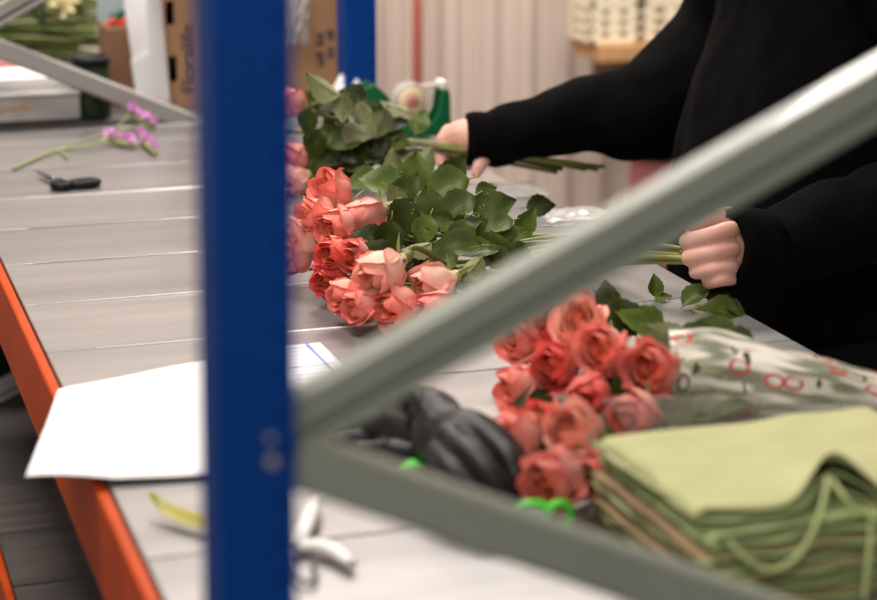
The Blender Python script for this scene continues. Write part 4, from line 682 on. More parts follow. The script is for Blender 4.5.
CORDS = [[(0.7322, 1.285, 0.9918), (0.7201, 1.268, 0.9813), (0.7062, 1.256, 0.9632), (0.6899, 1.252, 0.9442), (0.6685, 1.252, 0.9373), (0.6483, 1.254, 0.9487), (0.6377, 1.262, 0.9613)], [(0.7358, 1.285, 0.9898), (0.7381, 1.268, 0.9809), (0.7482, 1.262, 0.9705), (0.766, 1.262, 0.9619)], [(0.7612, 1.266, 0.9651), (0.751, 1.25, 0.9397), (0.746, 1.245, 0.9055)]]
SLEEVES = [('flower_sleeve', [(0.7767, 1.6858, 0.95, 0.062, 0.045), (0.8309, 1.675, 0.948, 0.062, 0.044), (0.8985, 1.6392, 0.942, 0.048, 0.034), (0.9693, 1.616, 0.934, 0.032, 0.022), (1.0238, 1.5915, 0.93, 0.03, 0.02)], 'film sleeve printed with red and cream marks around the wrapped roses', True, 2.0), ('flower_sleeve', [(0.665, 1.565, 0.938, 0.045, 0.034), (0.7, 1.575, 0.938, 0.045, 0.032), (0.85, 1.59, 0.928, 0.028, 0.022), (1.0, 1.59, 0.922, 0.022, 0.018)], 'clear film sleeve around the roses beside the black glove', False, 7.0)]
LOOSE = [((0.9806, 2.0616, 0.901), [((0.9792, 2.0803, 0.9032), (0.8248, -0.1126, 0.5542), (-0.1494, -0.4594, 0.929), 0.0425, 3), ((1.0099, 2.0829, 0.9114), (0.9227, -0.3471, -0.1678), (-0.1494, -0.4594, 0.929), 0.0403, 0), ((0.9889, 2.0418, 0.9136), (0.8798, -0.3699, -0.2986), (-0.1494, -0.4594, 0.929), 0.0512, 0), ((1.0131, 2.0521, 0.9118), (-0.9209, 0.2066, -0.3304), (0.1494, 0.4594, -0.929), 0.0352, 1), ((1.0141, 2.0433, 0.9132), (0.8282, -0.3839, -0.4083), (-0.1494, -0.4594, 0.929), 0.0304, 0)], 'sprig of green rose leaves on the bench edge below the fist'), ((0.9657, 2.1287, 0.901), [((0.9659, 2.1263, 0.9041), (-0.0034, 0.2713, 0.9625), (-0.1494, -0.4594, 0.929), 0.0288, 3), ((0.9633, 2.1216, 0.9004), (0.9209, -0.2066, 0.3304), (-0.1494, -0.4594, 0.929), 0.0216, 0)], 'single small rose leaf standing up near the wrapped bunch')]
CRUMPLES = [('film_scrap', (1.0466, 2.5897, 0.9), 0.1, 0.08, 0.01, 'film2', 'crumpled clear film scrap at the bench edge under the stems', 'plastic film', 3.0), ('crumpled_paper', (0.9833, 3.5434, 0.9), 0.085, 0.06, 0.075, 'white', 'crumpled white paper in front of the carton by the far post', 'paper', 8.0), ('film_scrap', (1.0082, 2.7771, 0.9), 0.12, 0.1, 0.01, 'film2', 'flat clear film scrap behind the bunch leaves', 'plastic film', 5.0)]
ST = {'stem': [(0.3221, 3.1714, 0.903), (0.4044, 3.2947, 0.905), (0.4631, 3.3004, 0.909), (0.5072, 3.3467, 0.912)], 'branches': [[(0.4135, 3.3012, 0.905), (0.4157, 3.245, 0.905), (0.4171, 3.2318, 0.904)], [(0.4044, 3.2947, 0.905), (0.4626, 3.353, 0.91), (0.525, 3.4248, 0.915), (0.5528, 3.4525, 0.93)], [(0.483, 3.3211, 0.911), (0.521, 3.3673, 0.918), (0.5482, 3.3859, 0.922)], [(0.5176, 3.3474, 0.913), (0.5425, 3.3237, 0.914), (0.5586, 3.3483, 0.914)]], 'tufts': [((0.4991, 3.3592, 0.912), (0.5384, 3.2912, 0.908)), ((0.5647, 3.4815, 0.93), (0.5838, 3.3816, 0.926)), ((0.557, 3.3588, 0.914), (0.5573, 3.219, 0.908)), ((0.5614, 3.5034, 0.932), (0.5729, 3.4678, 0.93)), ((0.5727, 3.4168, 0.926), (0.5877, 3.385, 0.92))]}
BS = {'pivot': (0.3753, 3.0389, 0.906), 'l1': ((0.3749, 3.0021, 0.907), 0.011, 0.014, 0.3), 'l2': ((0.4103, 3.0064, 0.907), 0.021, 0.012, 0.1), 'b1': [(0.3753, 3.0389, 0.906), (0.3651, 3.0776, 0.907), (0.3518, 3.1183, 0.908)], 'b2': [(0.378, 3.0358, 0.908), (0.3635, 3.0648, 0.908), (0.3529, 3.1148, 0.907)]}
TAPE = (1.0086, 3.2733, 0.9)
CARTONS = [(0.6622, 0.8003, 3.68, 4.0, 0.36, 'cardboard carton with two hand slots and printed lettering behind the papers', [(0.6662, 0.6822, 0.15679999999999994, 0.20099999999999996), (0.6682, 0.6842, 0.05069999999999997, 0.09919999999999995)], [('Floralife', 0.04, 0.7192, 0.9278)]), (0.8103, 1.0215, 3.72, 4.05, 0.38, 'plain cardboard carton with faint dark print marks beside the far blue post', [], [('', 0.018, 0.9776, 0.9616), ('', 0.018, 0.9975, 0.9762)])]
SMALLBOX = (0.5675, 0.637, 3.74, 3.86, 0.14140000000000008)
REDTAG = (0.5931, 3.76, 1.0454)
GREENBOW = [(0.5794, 3.79, 1.0398), (0.5916, 3.79, 1.0582), (0.6072, 3.79, 1.0708), (0.6248, 3.79, 1.0853)]
BLUECARD = (0.5772, 0.6795, 3.92, 1.16)
UPPAPER = [([(0.6286, 3.655, 0.9118), (0.6675, 3.665, 0.9026), (0.6551, 3.665, 1.1306), (0.6276, 3.655, 1.1325)], 'tall white paper sheet standing on edge against the carton', 0.004), ([(0.611, 3.7, 0.932), (0.6482, 3.67, 0.9159), (0.6462, 3.7, 1.1201), (0.5963, 3.735, 1.1182)], 'white paper sheet leaning behind the upright one', 0.008), ([(0.6024, 3.66, 0.9329), (0.6429, 3.66, 0.9215), (0.6429, 3.66, 1.0236), (0.5973, 3.67, 0.9966)], 'folded white paper corner in front of the small brown box', 0.006)]
FOAM = (0.2451, 0.4897, 3.59, 3.8, 0.0562)
PAD = (0.2551, 0.4695, 3.615, 3.77, 0.9567, 0.9782)
TIN = (0.5153, 3.63, 0.9, 0.0355, 0.1124)
BUND = (0.4076, 4.15, 0.9116, 0.2117, 0.1371)
HANGBAG = [(((0.9178, 3.7, 1.0089), (0.055, 0.12)), 'crumpled clear plastic bag hanging against the plain carton')]
WB = (1.9801, 2.75, 4.74, 4.95, 0.8269)
CRATES = [(1.9644, 2.0941, 4.77, 4.93, 0.8279, 0.1, 'cream slotted crate at the end of the wooden shelf'), (2.1094, 2.2643999999999997, 4.77, 4.93, 0.8279, 0.1, 'cream slotted crate beside the end one on the wooden shelf'), (1.9644, 2.0941, 4.77, 4.93, 0.9289, 0.1, 'upper cream crate stacked at the end of the wooden shelf'), (2.1094, 2.2643999999999997, 4.77, 4.93, 0.9289, 0.1, 'upper cream crate stacked nearer the black sweatshirt')]
BIN = (1.7111, 1.9811, 3.77, 4.04, 0.7658)
M['film2'] = film('tape_film', False); M['film2'].node_tree.nodes['Mix Shader'].inputs[0].default_value = .3
M['tealribbon'] = mat('teal_ribbon', (.01, .13, .075), .4)

def root(name, loc, label, cat, group=None): return empty(name, loc, label, cat, group)
def sub(mb, name, m, t, smooth=False, bevel=0, parent=None, **k):
    """part built in world coordinates under thing t (or under one of its parts)"""
    o = mb.build(name, m, parent or t, smooth, bevel, **k)
    if parent is None: shift(o, t)
    return o
def vec(p): return Vector(p)
# ---------------------------------------------------------------- papers
def sheet(name, corners, label, cat, nu=22, nv=16, lift=.0015, droop=True, bumpy=.002):
    A, B, C, D = [Vector(c) for c in corners]
    t = root(name, (A+B+C+D)/4, label, cat)
    P = []
    for i in range(nu):
        u = i/(nu-1); row = []
        for j in range(nv):
            v = j/(nv-1)
            p = A*(1-u)*(1-v) + B*u*(1-v) + C*u*v + D*(1-u)*v
            p.z = TZ + lift + bumpy*(1+noise.noise(Vector((u*3, v*3, lift*900))))
            if droop and p.x < .245: p.z += .012*math.sin(min(1, (.245-p.x)/.08)*1.6)*v - .06*max(0, .245-p.x)
            row.append(p)
        P.append(row)
    mb = MB(); mb.grid(P); o = sub(mb, 'paper', M['white'], t, True)
    s = o.modifiers.new('thick', 'SOLIDIFY'); s.thickness = .0004
    return t, (A, B, C, D)
t, c = sheet('printed_form', FORM, 'white printed form with blue ruled lines under the end of the black gloves', 'paper', lift=.0006, droop=False, bumpy=.0012)
A, B, C, D = c
for k in range(15):
    v = .06 + k*.055
    a = A*(1-v) + D*v; b = B*(1-v) + C*v
    mb = MB(); w = (C-B).normalized()*(.0012 if k % 5 else .0022)
    pts = [a.lerp(b, .04), a.lerp(b, .86 if k % 5 else .95)]
    z = TZ + .0036
    mb.add([(p.x + s_*w.x, p.y + s_*w.y, z) for p, s_ in ((pts[0], 0), (pts[1], 0), (pts[1], 1), (pts[0], 1))], [(0,1,2,3)])
    sub(mb, 'ruled_line', M['blueink'], t)
mb = MB(); a = B.lerp(A, .12); b = C.lerp(D, .12); w = (A-B).normalized()*.0022
mb.add([(a.x, a.y, TZ+.0037), (b.x, b.y, TZ+.0037), (b.x+w.x, b.y+w.y, TZ+.0037), (a.x+w.x, a.y+w.y, TZ+.0037)], [(0,1,2,3)]); sub(mb, 'margin_line', M['blueink'], t)
sheet('paper_sheet', SHEET, 'blank white paper sheet hanging over the orange edge of the bench', 'paper', lift=.004)
# ---------------------------------------------------------------- yellow leaf
t = root('fallen_leaf', YL[1], 'curled yellow leaf lying on the bench beside the blank paper', 'leaf')
P = []; path = bez(YL, 6); n = len(path)
for i, p in enumerate(path):
    k = i/(n-1); w = .0095*math.sin(math.pi*min(1, k*.93+.04))**.7 + .0004
    P.append([p + Vector((.35*u*w, u*w, .5*abs(u)*w + .25*u*w)) for u in (-1, -.5, 0, .5, 1)])
mb = MB(); mb.grid(P); o = sub(mb, 'leaf_blade', M['yellow'], t, True); s = o.modifiers.new('th', 'SOLIDIFY'); s.thickness = .0006
mb = MB(); mb.tube([p + Vector((0, 0, -.0005)) for p in path], .0009, 5); sub(mb, 'midrib', M['palestem'], t, True)
# ---------------------------------------------------------------- white handled snips
t = root('pruning_snips', SN['pivot'], 'white handled pruning snips lying open on the steel bench', 'snips')
for k, key in enumerate(('h1', 'h2')):
    path = bez(SN[key], 5); n = len(path)
    mb = MB(); mb.tube(path, [.0045 + .0035*math.sin(math.pi*min(1, .15 + i/(n-1)*.8)) for i in range(n)], 10, 0, True, .75); sub(mb, 'handle', M['whiteplastic'], t, True)
for key in ('b1', 'b2'):
    p = [Vector(q) for q in SN[key]]
    mb = MB(); d = (p[1]-p[0]).normalized(); s_ = Vector((-d.y, d.x, 0))
    mb.loft([[p[0]+s_*.005, p[0]-s_*.005, p[0]-s_*.005+Vector((0,0,.002)), p[0]+s_*.005+Vector((0,0,.002))], [p[0].lerp(p[1], .6)+s_*.006, p[0].lerp(p[1], .6)-s_*.004, p[0].lerp(p[1], .6)-s_*.004+Vector((0,0,.002)), p[0].lerp(p[1], .6)+s_*.006+Vector((0,0,.002))], [p[1]+s_*.001, p[1], p[1]+Vector((0,0,.001)), p[1]+s_*.001+Vector((0,0,.001))]])
    sub(mb, 'blade', M['blade'], t, False, .0004)
mb = MB(); mb.tube(bez(SN['spring'], 6), .0022, 6); sub(mb, 'wire_catch', M['blade'], t, True)
mb = MB(); mb.lathe([(.005, 0), (.005, .007), (.003, .009)], SN['pivot'], 12); sub(mb, 'pivot_screw', M['blade'], t, True)
# ---------------------------------------------------------------- gloves
def glove(name, chains, label, seed):
    t = root(name, chains[0][0][0], label, 'glove', 'black work gloves')
    t.location.z = TZ
    mb = MB()
    for ch, rd in chains: limb(mb, ch, rd, 14, 5)
    o = fused(mb, 'glove_shell', M['rubber'], t, .0022, 5, .5, lambda p: noise.noise(p*30 + Vector((seed, 0, 0)))*.004)
    shift(o, t); return t
for nm, ch, lb, sd, cuff in GLOVES:
    t = glove(nm, ch, lb, sd)
    if cuff:
        fr = frame(cuff[0], cuff[1]); mb = MB(); r = cuff[2]
        prof_ = [(r*.95, -.02), (r, -.004), (r*1.04, .004), (r*.98, .008), (r*.80, .006), (r*.72, -.01), (r*.5, -.02)]
        mb.loft([[fr @ Vector((q*math.cos(k*math.pi/12), q*.62*math.sin(k*math.pi/12), z)) for k in range(24)] for q, z in prof_], 0, cap=False)
        sub(mb, 'rolled_cuff', M['rubber'], t, True)
# ---------------------------------------------------------------- lime scissors and clip
t = root('scissors', LS['c'], 'scissors with bright lime green finger loops beside the black gloves', 'scissors')
for key in ('l1', 'l2'):
    c, rx, rz, d = LS[key]; c = Vector(c); d = Vector(d).normalized()
    mb = MB(); pts = [c + d*rx*math.cos(a) + Vector((0, -.25, 1)).normalized()*rz*math.sin(a) for a in [2*math.pi*k/20 for k in range(21)]]
    mb.tube(pts, .0038, 8); h = sub(mb, 'finger_loop', M['limeplastic'], t, True)
for q in LS['blades']:
    mb = MB(); mb.tube(q, [.0045, .004, .0012], 6, 0, True, .4); sub(mb, 'blade', M['blade'], t, True)
t = root('plant_clip', LS['clip'], 'small lime green clip poking out under the black glove', 'clip')
for s_ in (-1, 1):
    mb = MB(); c = Vector(LS['clip']); mb.tube(bez([c + Vector((-.012, s_*.002, .002)), c + Vector((0, s_*.005, .006)), c + Vector((.012, s_*.002, .003))], 4), .003, 6); sub(mb, 'clip_arm', M['limeplastic'], t, True)
mb = MB(); c = Vector(LS['clip']); mb.tube([c + Vector((0, -.005, .005)), c + Vector((0, .005, .005))], .0035, 8); sub(mb, 'clip_spring', M['limeplastic'], t, True)
# ---------------------------------------------------------------- stack of folded cloth bags
def bag(z, th, dx, dy, rot, label, m, wave, seed, top=False, w=.265, d=.205):
    c = Vector((BAG[0]+dx, BAG[1]+dy, z))
    t = root('cloth_bag', c, label, 'bag', 'folded cloth bags')
    rg = random.Random(seed); nu, nv = 34, 24
    rm = Matrix.Rotation(rot, 3, 'Z')
    def surf(s_, layer):
        P = []
        for i in range(nu):
            u = i/(nu-1); row = []
            for j in range(nv):
                v = j/(nv-1)                     # v=0 near edge, 1 far edge
                x = (u-.5)*w; y = (v-.5)*d
                x += .005*noise.noise(Vector((v*5, seed*1.7, layer)))*(1 if u in (0, 1) else .6)
                y += .007*noise.noise(Vector((u*5, seed*2.3, layer+3)))
                h = th*layer
                ed = min(1, min(u, 1-u)*16); ed = math.sqrt(max(0, 1-(1-ed)**2))
                e2 = min(1, (1-v)*14); e2 = math.sqrt(max(0, 1-(1-e2)**2))
                mid = th/2
                h = mid + (h-mid)*min(ed, e2)
                if wave:
                    near = max(0, 1-v*2.2)**2
                    wv = wave*(math.exp(-((u-.47)/.11)**2)*1.15 - .30*math.exp(-((u-.25)/.12)**2) - .45*math.exp(-((u-.66)/.10)**2) + .5*math.exp(-((u-.86)/.08)**2))
                    h += near*wv*(1 if layer > .5 else .35)
                    y += near*wv*.55
                h += .0022*noise.noise(Vector((u*6, v*5, seed)))*(1.5 if top and layer > .5 else .6)
                q = rm @ Vector((x, y, 0)); row.append((c.x+q.x, c.y+q.y, z+h))
            P.append(row)
        return P
    A = surf(0, 1.0); B = surf(0, 0.0)
    mb = MB(); mb.grid(A); mb.grid(B, 0, True)
    for i in range(nu-1):
        mb.add([A[i][-1], A[i+1][-1], B[i+1][-1], B[i][-1]], [(0,1,2,3)])
    for j in range(nv-1):
        for e in (0, nu-1): mb.add([A[e][j], A[e][j+1], B[e][j+1], B[e][j]], [(0,1,2,3)])
    o = sub(mb, 'folded_body', m, t, True); s = o.modifiers.new('th', 'SOLIDIFY'); s.thickness = .0014; s.offset = -1
    # inner fold sheet seen at the open near edge
    C = []
    for i in range(nu):
        C.append([Vector(A[i][j]).lerp(Vector(B[i][j]), .5) + Vector((0, -.004 + .004*math.sin(i*.7+seed), 0)) for j in range(0, 6)])
    mb = MB(); mb.grid(C); o = sub(mb, 'inner_fold', M['clothin'], t, True); s = o.modifiers.new('th', 'SOLIDIFY'); s.thickness = .0014
    return t, A
z = TZ + .001
specs = [(.005, .004, -.002, .02, 'bottom kraft brown bag of the folded bag stack', M['kraft']),
         (.015, -.004, .002, -.03, 'green cloth bag near the bottom of the folded stack', M['clothin']),
         (.003, -.004, .001, .03, 'thin kraft brown bag between green ones in the stack', M['kraft']),
         (.016, .000, .003, .015, 'green cloth bag in the middle of the folded stack', M['cloth']),
         (.0025, -.003, -.001, -.02, 'thin brown bag just above the middle of the folded stack', M['kraft']),
         (.013, .004, .004, -.01, 'green cloth bag directly under the top one of the stack', M['clothin'])]
for k, (th, dx, dy, ro, lb, m) in enumerate(specs):
    bag(z, th, dx, dy, BAG[2]+ro, lb, m, 0, k+1); z += th + .0012
t, A = bag(z, .016, 0, .012, BAG[2], 'pale green folded cloth bag on top of the stack with hanging cord', M['cloth'], .024, 9, True, d=.183)
for path in CORDS:
    mb = MB(); mb.tube(bez(path, 8), .0022, 7); sub(mb, 'drawstring', M['cord'], t, True)
# ---------------------------------------------------------------- printed film sleeves round the near bunches
def sleeve(name, secs, label, printed, seed, arc=(0, 1)):
    t = root(name, (secs[0][0], secs[0][1], TZ), label, 'flower sleeve', 'film flower sleeves')
    S = bez([Vector(s_[:3]) for s_ in secs], 8); Dm = bez([Vector((s_[3], s_[4], 0)) for s_ in secs], 8)
    nu = 40; V = []; UV = []
    ax = (S[-1]-S[0]).normalized(); side = ax.cross(Vector((0,0,1))).normalized(); upv = side.cross(ax)
    acc = 0
    for i, (c, d) in enumerate(zip(S, Dm)):
        if i: acc += (S[i]-S[i-1]).length
        row = []
        for j in range(nu+1):
            a = 2*math.pi*j/nu
            k = 1 + .16*noise.noise(Vector((math.cos(a)*2.2+seed, math.sin(a)*2.2, acc*7))) + .09*noise.noise(Vector((math.cos(a)*6, math.sin(a)*6+seed, acc*22)))
            p = c + side*math.cos(a)*d.x*k + upv*math.sin(a)*d.y*k
            p.z = max(p.z, TZ+.0025)
            row.append(p); UV.append((acc*6, j/nu*2.2))
        V.append(row)
    mb = MB(); mb.grid(V); me = mb.mesh('film', M['filmprint'] if printed else M['film'], True, fix=False)
    uv = me.uv_layers.new(name='uv')
    for lp in me.loops: uv.data[lp.index].uv = UV[lp.vertex_index]
    o = inst('film', me, t); shift(o, t)
    return t
for a in SLEEVES: sleeve(*a)
# ---------------------------------------------------------------- loose leaves by the fist
for loc_, lv, lb in LOOSE:
    t = root('leaf_sprig', loc_, lb, 'leaf sprig')
    mb = MB(); pts = [Vector(l[0]) for l in lv]
    mb.tube([Vector(loc_)+Vector((0,0,.002)), (Vector(loc_)+pts[-1])/2 + Vector((0,0,.003)), pts[-1]], .0014, 6); sub(mb, 'stalk', M['stem'], t, True)
    for (l, tp, nr, sc, vr) in lv:
        o = inst('leaf', LEAVES[vr], t, leafframe(l, tp, nr, sc)); shift(o, t)
# ---------------------------------------------------------------- crumpled film at the bench edge
def crumple(name, c, sx, sy, h, m, label, cat, seed, n=18):
    t = root(name, c, label, cat); P = []
    for i in range(n):
        row = []
        for j in range(n):
            u, v = i/(n-1)-.5, j/(n-1)-.5
            e = max(0, 1-4*max(u*u, v*v))**.5
            z = c[2] + .001 + h*e*(.55+.75*noise.noise(Vector((u*5+seed, v*5, 0)))) + h*.25*abs(noise.noise(Vector((u*13, v*13+seed, 2))))
            row.append((c[0]+u*sx*(1+.2*noise.noise(Vector((v*4, seed, 1)))), c[1]+v*sy*(1+.2*noise.noise(Vector((u*4, seed, 5)))), max(z, c[2]+.0008)))
        P.append(row)
    mb = MB(); mb.grid(P); o = sub(mb, 'crumpled_sheet', m, t, True); s = o.modifiers.new('th', 'SOLIDIFY'); s.thickness = .0004
for a in CRUMPLES: crumple(a[0], a[1], a[2], a[3], a[4], M[a[5]], a[6], a[7], a[8])
# ---------------------------------------------------------------- statice sprig and black snips
t = root('statice_sprig', ST['stem'][0], 'cut statice sprig with mauve flower tufts lying on the bench', 'flower')
mb = MB(); mb.tube(bez(ST['stem'], 5), .0026, 7); stemo = sub(mb, 'stem', M['palestem'], t, True)
for br in ST['branches']:
    mb = MB(); mb.tube(bez(br, 4), .0018, 6); sub(mb, 'branch', M['palestem'], t, True)
rg = random.Random(4)
for (a, b) in ST['tufts']:
    a = Vector(a); b = Vector(b); d = b-a; n = Vector((0, -.3, .9))
    mb = MB(); mb.tube([a - n*.004, a.lerp(b, .5) - n*.004, b - n*.003], [.003, .007, .003], 7); sub(mb, 'calyx_comb', M['palestem'], t, True)
    for k in range(9):
        p = a.lerp(b, (k+.5)/9) + n*.006 + Vector((rg.uniform(-.004, .004), rg.uniform(-.006, .006), rg.uniform(-.002, .006)))
        mb = MB(); q = frame(p, n + Vector((rg.uniform(-.7, .7), rg.uniform(-.7, .7), 0)), rg.uniform(0, 6))
        ring = [q @ Vector(((.0085 if j % 2 else .005)*math.cos(j*math.pi/5), (.0085 if j % 2 else .005)*math.sin(j*math.pi/5), .006)) for j in range(10)]
        mb.v = [tuple(q @ Vector((0,0,-.004)))] + [tuple(r_) for r_ in ring]; mb.f = [(0, 1+j, 1+(j+1) % 10) for j in range(10)]; mb.m = [0]*10
        sub(mb, 'floret', M['magenta'], t, True)
t = root('garden_snips', BS['pivot'], 'small black handled snips lying by the statice sprig', 'snips')
for key in ('l1', 'l2'):
    c, rx, ry, ang = BS[key]; c = Vector(c); mb = MB()
    pts = [c + Vector((rx*math.cos(a)*math.cos(ang) - ry*math.sin(a)*math.sin(ang), rx*math.cos(a)*math.sin(ang) + ry*math.sin(a)*math.cos(ang), .0)) for a in [2*math.pi*k/18 for k in range(19)]]
    mb.tube(pts, .0062, 8); sub(mb, 'finger_loop', M['black'], t, True)
for key in ('b1', 'b2'):
    mb = MB(); mb.tube(BS[key], [.006, .005, .0015], 6, 0, True, .5); sub(mb, 'blade', M['blade'], t, True)
mb = MB(); mb.lathe([(.005, -.004), (.005, .006), (.002, .007)], BS['pivot'], 10); sub(mb, 'pivot_screw', M['blade'], t, True)
# ---------------------------------------------------------------- tape dispenser
c = Vector(TAPE)
t = root('tape_dispenser', c, 'green tape dispenser with a roll of clear tape near the far post', 'tape dispenser')
prof_ = [(-.088, 0), (-.094, .050), (-.086, .088), (-.066, .096), (-.042, .074), (-.026, .036), (.0, .024), (.036, .022), (.050, .044), (.056, .080), (.066, .082), (.070, .070), (.072, .0)]
for s_ in (-1, 1):
    mb = MB(); mb.loft([[(c.x+x, c.y+s_*.020+yy, c.z+z+.001) for x, z in prof_] for yy in (-.0035, .0035)]); sub(mb, 'side_shell', M['greenplastic'], t, False, .0015)
mb = MB(); mb.box((c.x-.08, c.y-.0165, c.z+.001), (c.x+.072, c.y+.0165, c.z+.014)); sub(mb, 'weighted_base', M['greenplastic'], t, False, .002)
def disc(y0, y1, ro, ri, cx, cz, n=28):
    mb = MB(); rings = [[(cx+r*math.cos(2*math.pi*k/n), y, cz+r*math.sin(2*math.pi*k/n)) for k in range(n)] for r, y in ((ri, y0), (ro, y0), (ro, y1), (ri, y1), (ri, y0))]
    mb.loft(rings, 0, cap=False); return mb
cx, cz = c.x+.004, c.z+.062
sub(disc(c.y-.012, c.y+.012, .033, .024, cx, cz), 'tape_roll', M['film2'], t, True)
sub(disc(c.y-.013, c.y+.013, .024, .012, cx, cz), 'cardboard_core', M['yellowcore'], t, True)
sub(disc(c.y-.0145, c.y+.0145, .012, .003, cx, cz), 'spindle', M['redcore'], t, True)
mb = MB(); mb.box((c.x+.054, c.y-.018, c.z+.080), (c.x+.067, c.y+.018, c.z+.096)); sub(mb, 'cutter_tip', M['whiteplastic'], t, False, .004)
mb = MB(); mb.loft([[(cx+.020, c.y-.011, cz+.0255), (cx+.020, c.y+.011, cz+.0255), (cx+.020, c.y+.011, cz+.026), (cx+.020, c.y-.011, cz+.026)], [(c.x+.056, c.y-.011, c.z+.090), (c.x+.056, c.y+.011, c.z+.090), (c.x+.056, c.y+.011, c.z+.0903), (c.x+.056, c.y-.011, c.z+.0903)]]); sub(mb, 'tape_strip', M['film2'], t)
# ---------------------------------------------------------------- far bay: cartons, papers, foam box, pot, stem bundle
def text_mesh(txt, size, m, ext=.0006):
    cu = bpy.data.curves.new('t', 'FONT'); cu.body = txt; cu.size = size; cu.extrude = ext
    o = bpy.data.objects.new('t', cu); COL.objects.link(o); bpy.context.view_layer.update()
    me = baked(o); bpy.data.objects.remove(o); me.materials.clear(); me.materials.append(m); return me
def carton(x0, x1, y0, y1, h, label, slots, m=M['card'], group='cardboard cartons'):
    t = root('carton', ((x0+x1)/2, (y0+y1)/2, TZ), label, 'carton', group)
    z0, z1 = TZ+.001, TZ+h
    xs = sorted({x0, x1} | {a for s_ in slots for a in s_[:2]}); zs = sorted({z0, z1} | {TZ+a for s_ in slots for a in s_[2:]})
    mb = MB()
    for i in range(len(xs)-1):
        for j in range(len(zs)-1):
            mx, mz = (xs[i]+xs[i+1])/2, (zs[j]+zs[j+1])/2
            if any(s_[0] < mx < s_[1] and TZ+s_[2] < mz < TZ+s_[3] for s_ in slots): continue
            mb.add([(xs[i], y0, zs[j]), (xs[i+1], y0, zs[j]), (xs[i+1], y0, zs[j+1]), (xs[i], y0, zs[j+1])], [(0,1,2,3)])
    fr_ = sub(mb, 'front_panel', m, t, fix=False); bm = bmesh.new(); bm.from_mesh(fr_.data); bmesh.ops.remove_doubles(bm, verts=bm.verts, dist=1e-5); bm.to_mesh(fr_.data); bm.free(); s = fr_.modifiers.new('th', 'SOLIDIFY'); s.thickness = .004; s.offset = -1
    for nm, a, b in (('side_panel', (x0, y0+.004, z0), (x0+.004, y1, z1)), ('side_panel', (x1-.004, y0+.004, z0), (x1, y1, z1)), ('back_panel', (x0+.004, y1-.004, z0), (x1-.004, y1, z1)), ('bottom_panel', (x0+.004, y0+.005, z0), (x1-.004, y1-.004, z0+.004)), ('top_flap', (x0, y0, z1), (x1, (y0+y1)/2-.001, z1+.004)), ('top_flap', (x0, (y0+y1)/2+.001, z1), (x1, y1, z1+.004))):
        mb = MB(); mb.box(a, b); sub(mb, nm, m, t)
    return t, fr_
for (x0, x1, y0, y1, h, lb, slots, prints) in CARTONS:
    t, fr_ = carton(x0, x1, y0, y1, h, lb, slots)
    for (txt, size, px_, pz_) in prints:
        if not txt:                                      # faint print too blurred to read: a row of short strokes
            rg = random.Random(int(px_*1000)); mb = MB(); q = 0
            for k in range(8):
                w = rg.uniform(.004, .008)
                if k % 4 != 3: mb.box((px_-size*rg.uniform(.6, 1), y0-.0008, pz_+q), (px_, y0-.0002, pz_+q+w))
                q += w + .003
            sub(mb, 'printed_mark', M['ink'], t); continue
        o = inst('lettering', text_mesh(txt, size, M['ink']), t)
        o.matrix_local = Matrix.Translation((px_, y0-.0008, pz_)) @ Matrix.Rotation(R(90), 4, 'X') @ Matrix.Rotation(R(90), 4, 'Z')
        shift(o, t)
x0, x1, y0, y1, h = SMALLBOX
t, _ = carton(x0, x1, y0, y1, h, 'small brown cardboard box behind the dark green tin', [], M['carddark'])
t = root('plastic_tag', REDTAG, 'small red plastic clips lying on top of the small brown box', 'clip')
for dx in (-.012, .010):
    mb = MB(); mb.tube(bez([Vector(REDTAG)+Vector((dx-.01, 0, .004)), Vector(REDTAG)+Vector((dx, 0, .014)), Vector(REDTAG)+Vector((dx+.011, 0, .005))], 4), .0045, 7); sub(mb, 'clip_body', M['redplastic'], t, True)
t = root('ribbon_bow', GREENBOW[0], 'dark green ribbon strip standing above the small brown box', 'ribbon')
P = []
for i, p in enumerate(bez(GREENBOW, 6)):
    w = .011*math.sin(math.pi*min(1, .1+i/14)) + .002; P.append([p + Vector((u*w*.5, 0, -u*w)) for u in (-1, 0, 1)])
mb = MB(); mb.grid(P); o = sub(mb, 'ribbon_strip', M['tealribbon'], t, True); s = o.modifiers.new('th', 'SOLIDIFY'); s.thickness = .001
# pale blue display card
x0, x1, y0, z1 = BLUECARD
t = root('display_card', ((x0+x1)/2, y0, TZ), 'pale blue upright card standing behind the small brown box', 'card')
mb = MB(); mb.box((x0, y0, TZ+.001), (x1, y0+.006, z1)); sub(mb, 'card_panel', M['paleblue'], t, False, .001)
mb = MB(); mb.loft([[(x0+.02, y0+.006, TZ+.001), (x0+.06, y0+.006, TZ+.001), (x0+.04, y0+.006, TZ+.25)], [(x0+.02, y0+.10, TZ+.001), (x0+.06, y0+.10, TZ+.001), (x0+.04, y0+.02, TZ+.25)]]); sub(mb, 'rear_strut', M['paleblue'], t)
# upright papers
for pts, lb, bend in UPPAPER:
    A_, B_, C_, D_ = [Vector(p) for p in pts]
    t = root('paper_sheet', (A_+D_)/2, lb, 'paper'); P = []
    for i in range(14):
        u = i/13; row = []
        for j in range(12):
            v = j/11; p = A_*(1-u)*(1-v)+B_*u*(1-v)+C_*u*v+D_*(1-u)*v; p += Vector((0, -bend*math.sin(math.pi*u)*(.3+.7*v), 0)); row.append(p)
        P.append(row)
    mb = MB(); mb.grid(P); o = sub(mb, 'paper', M['white'], t, True); s = o.modifiers.new('th', 'SOLIDIFY'); s.thickness = .0012
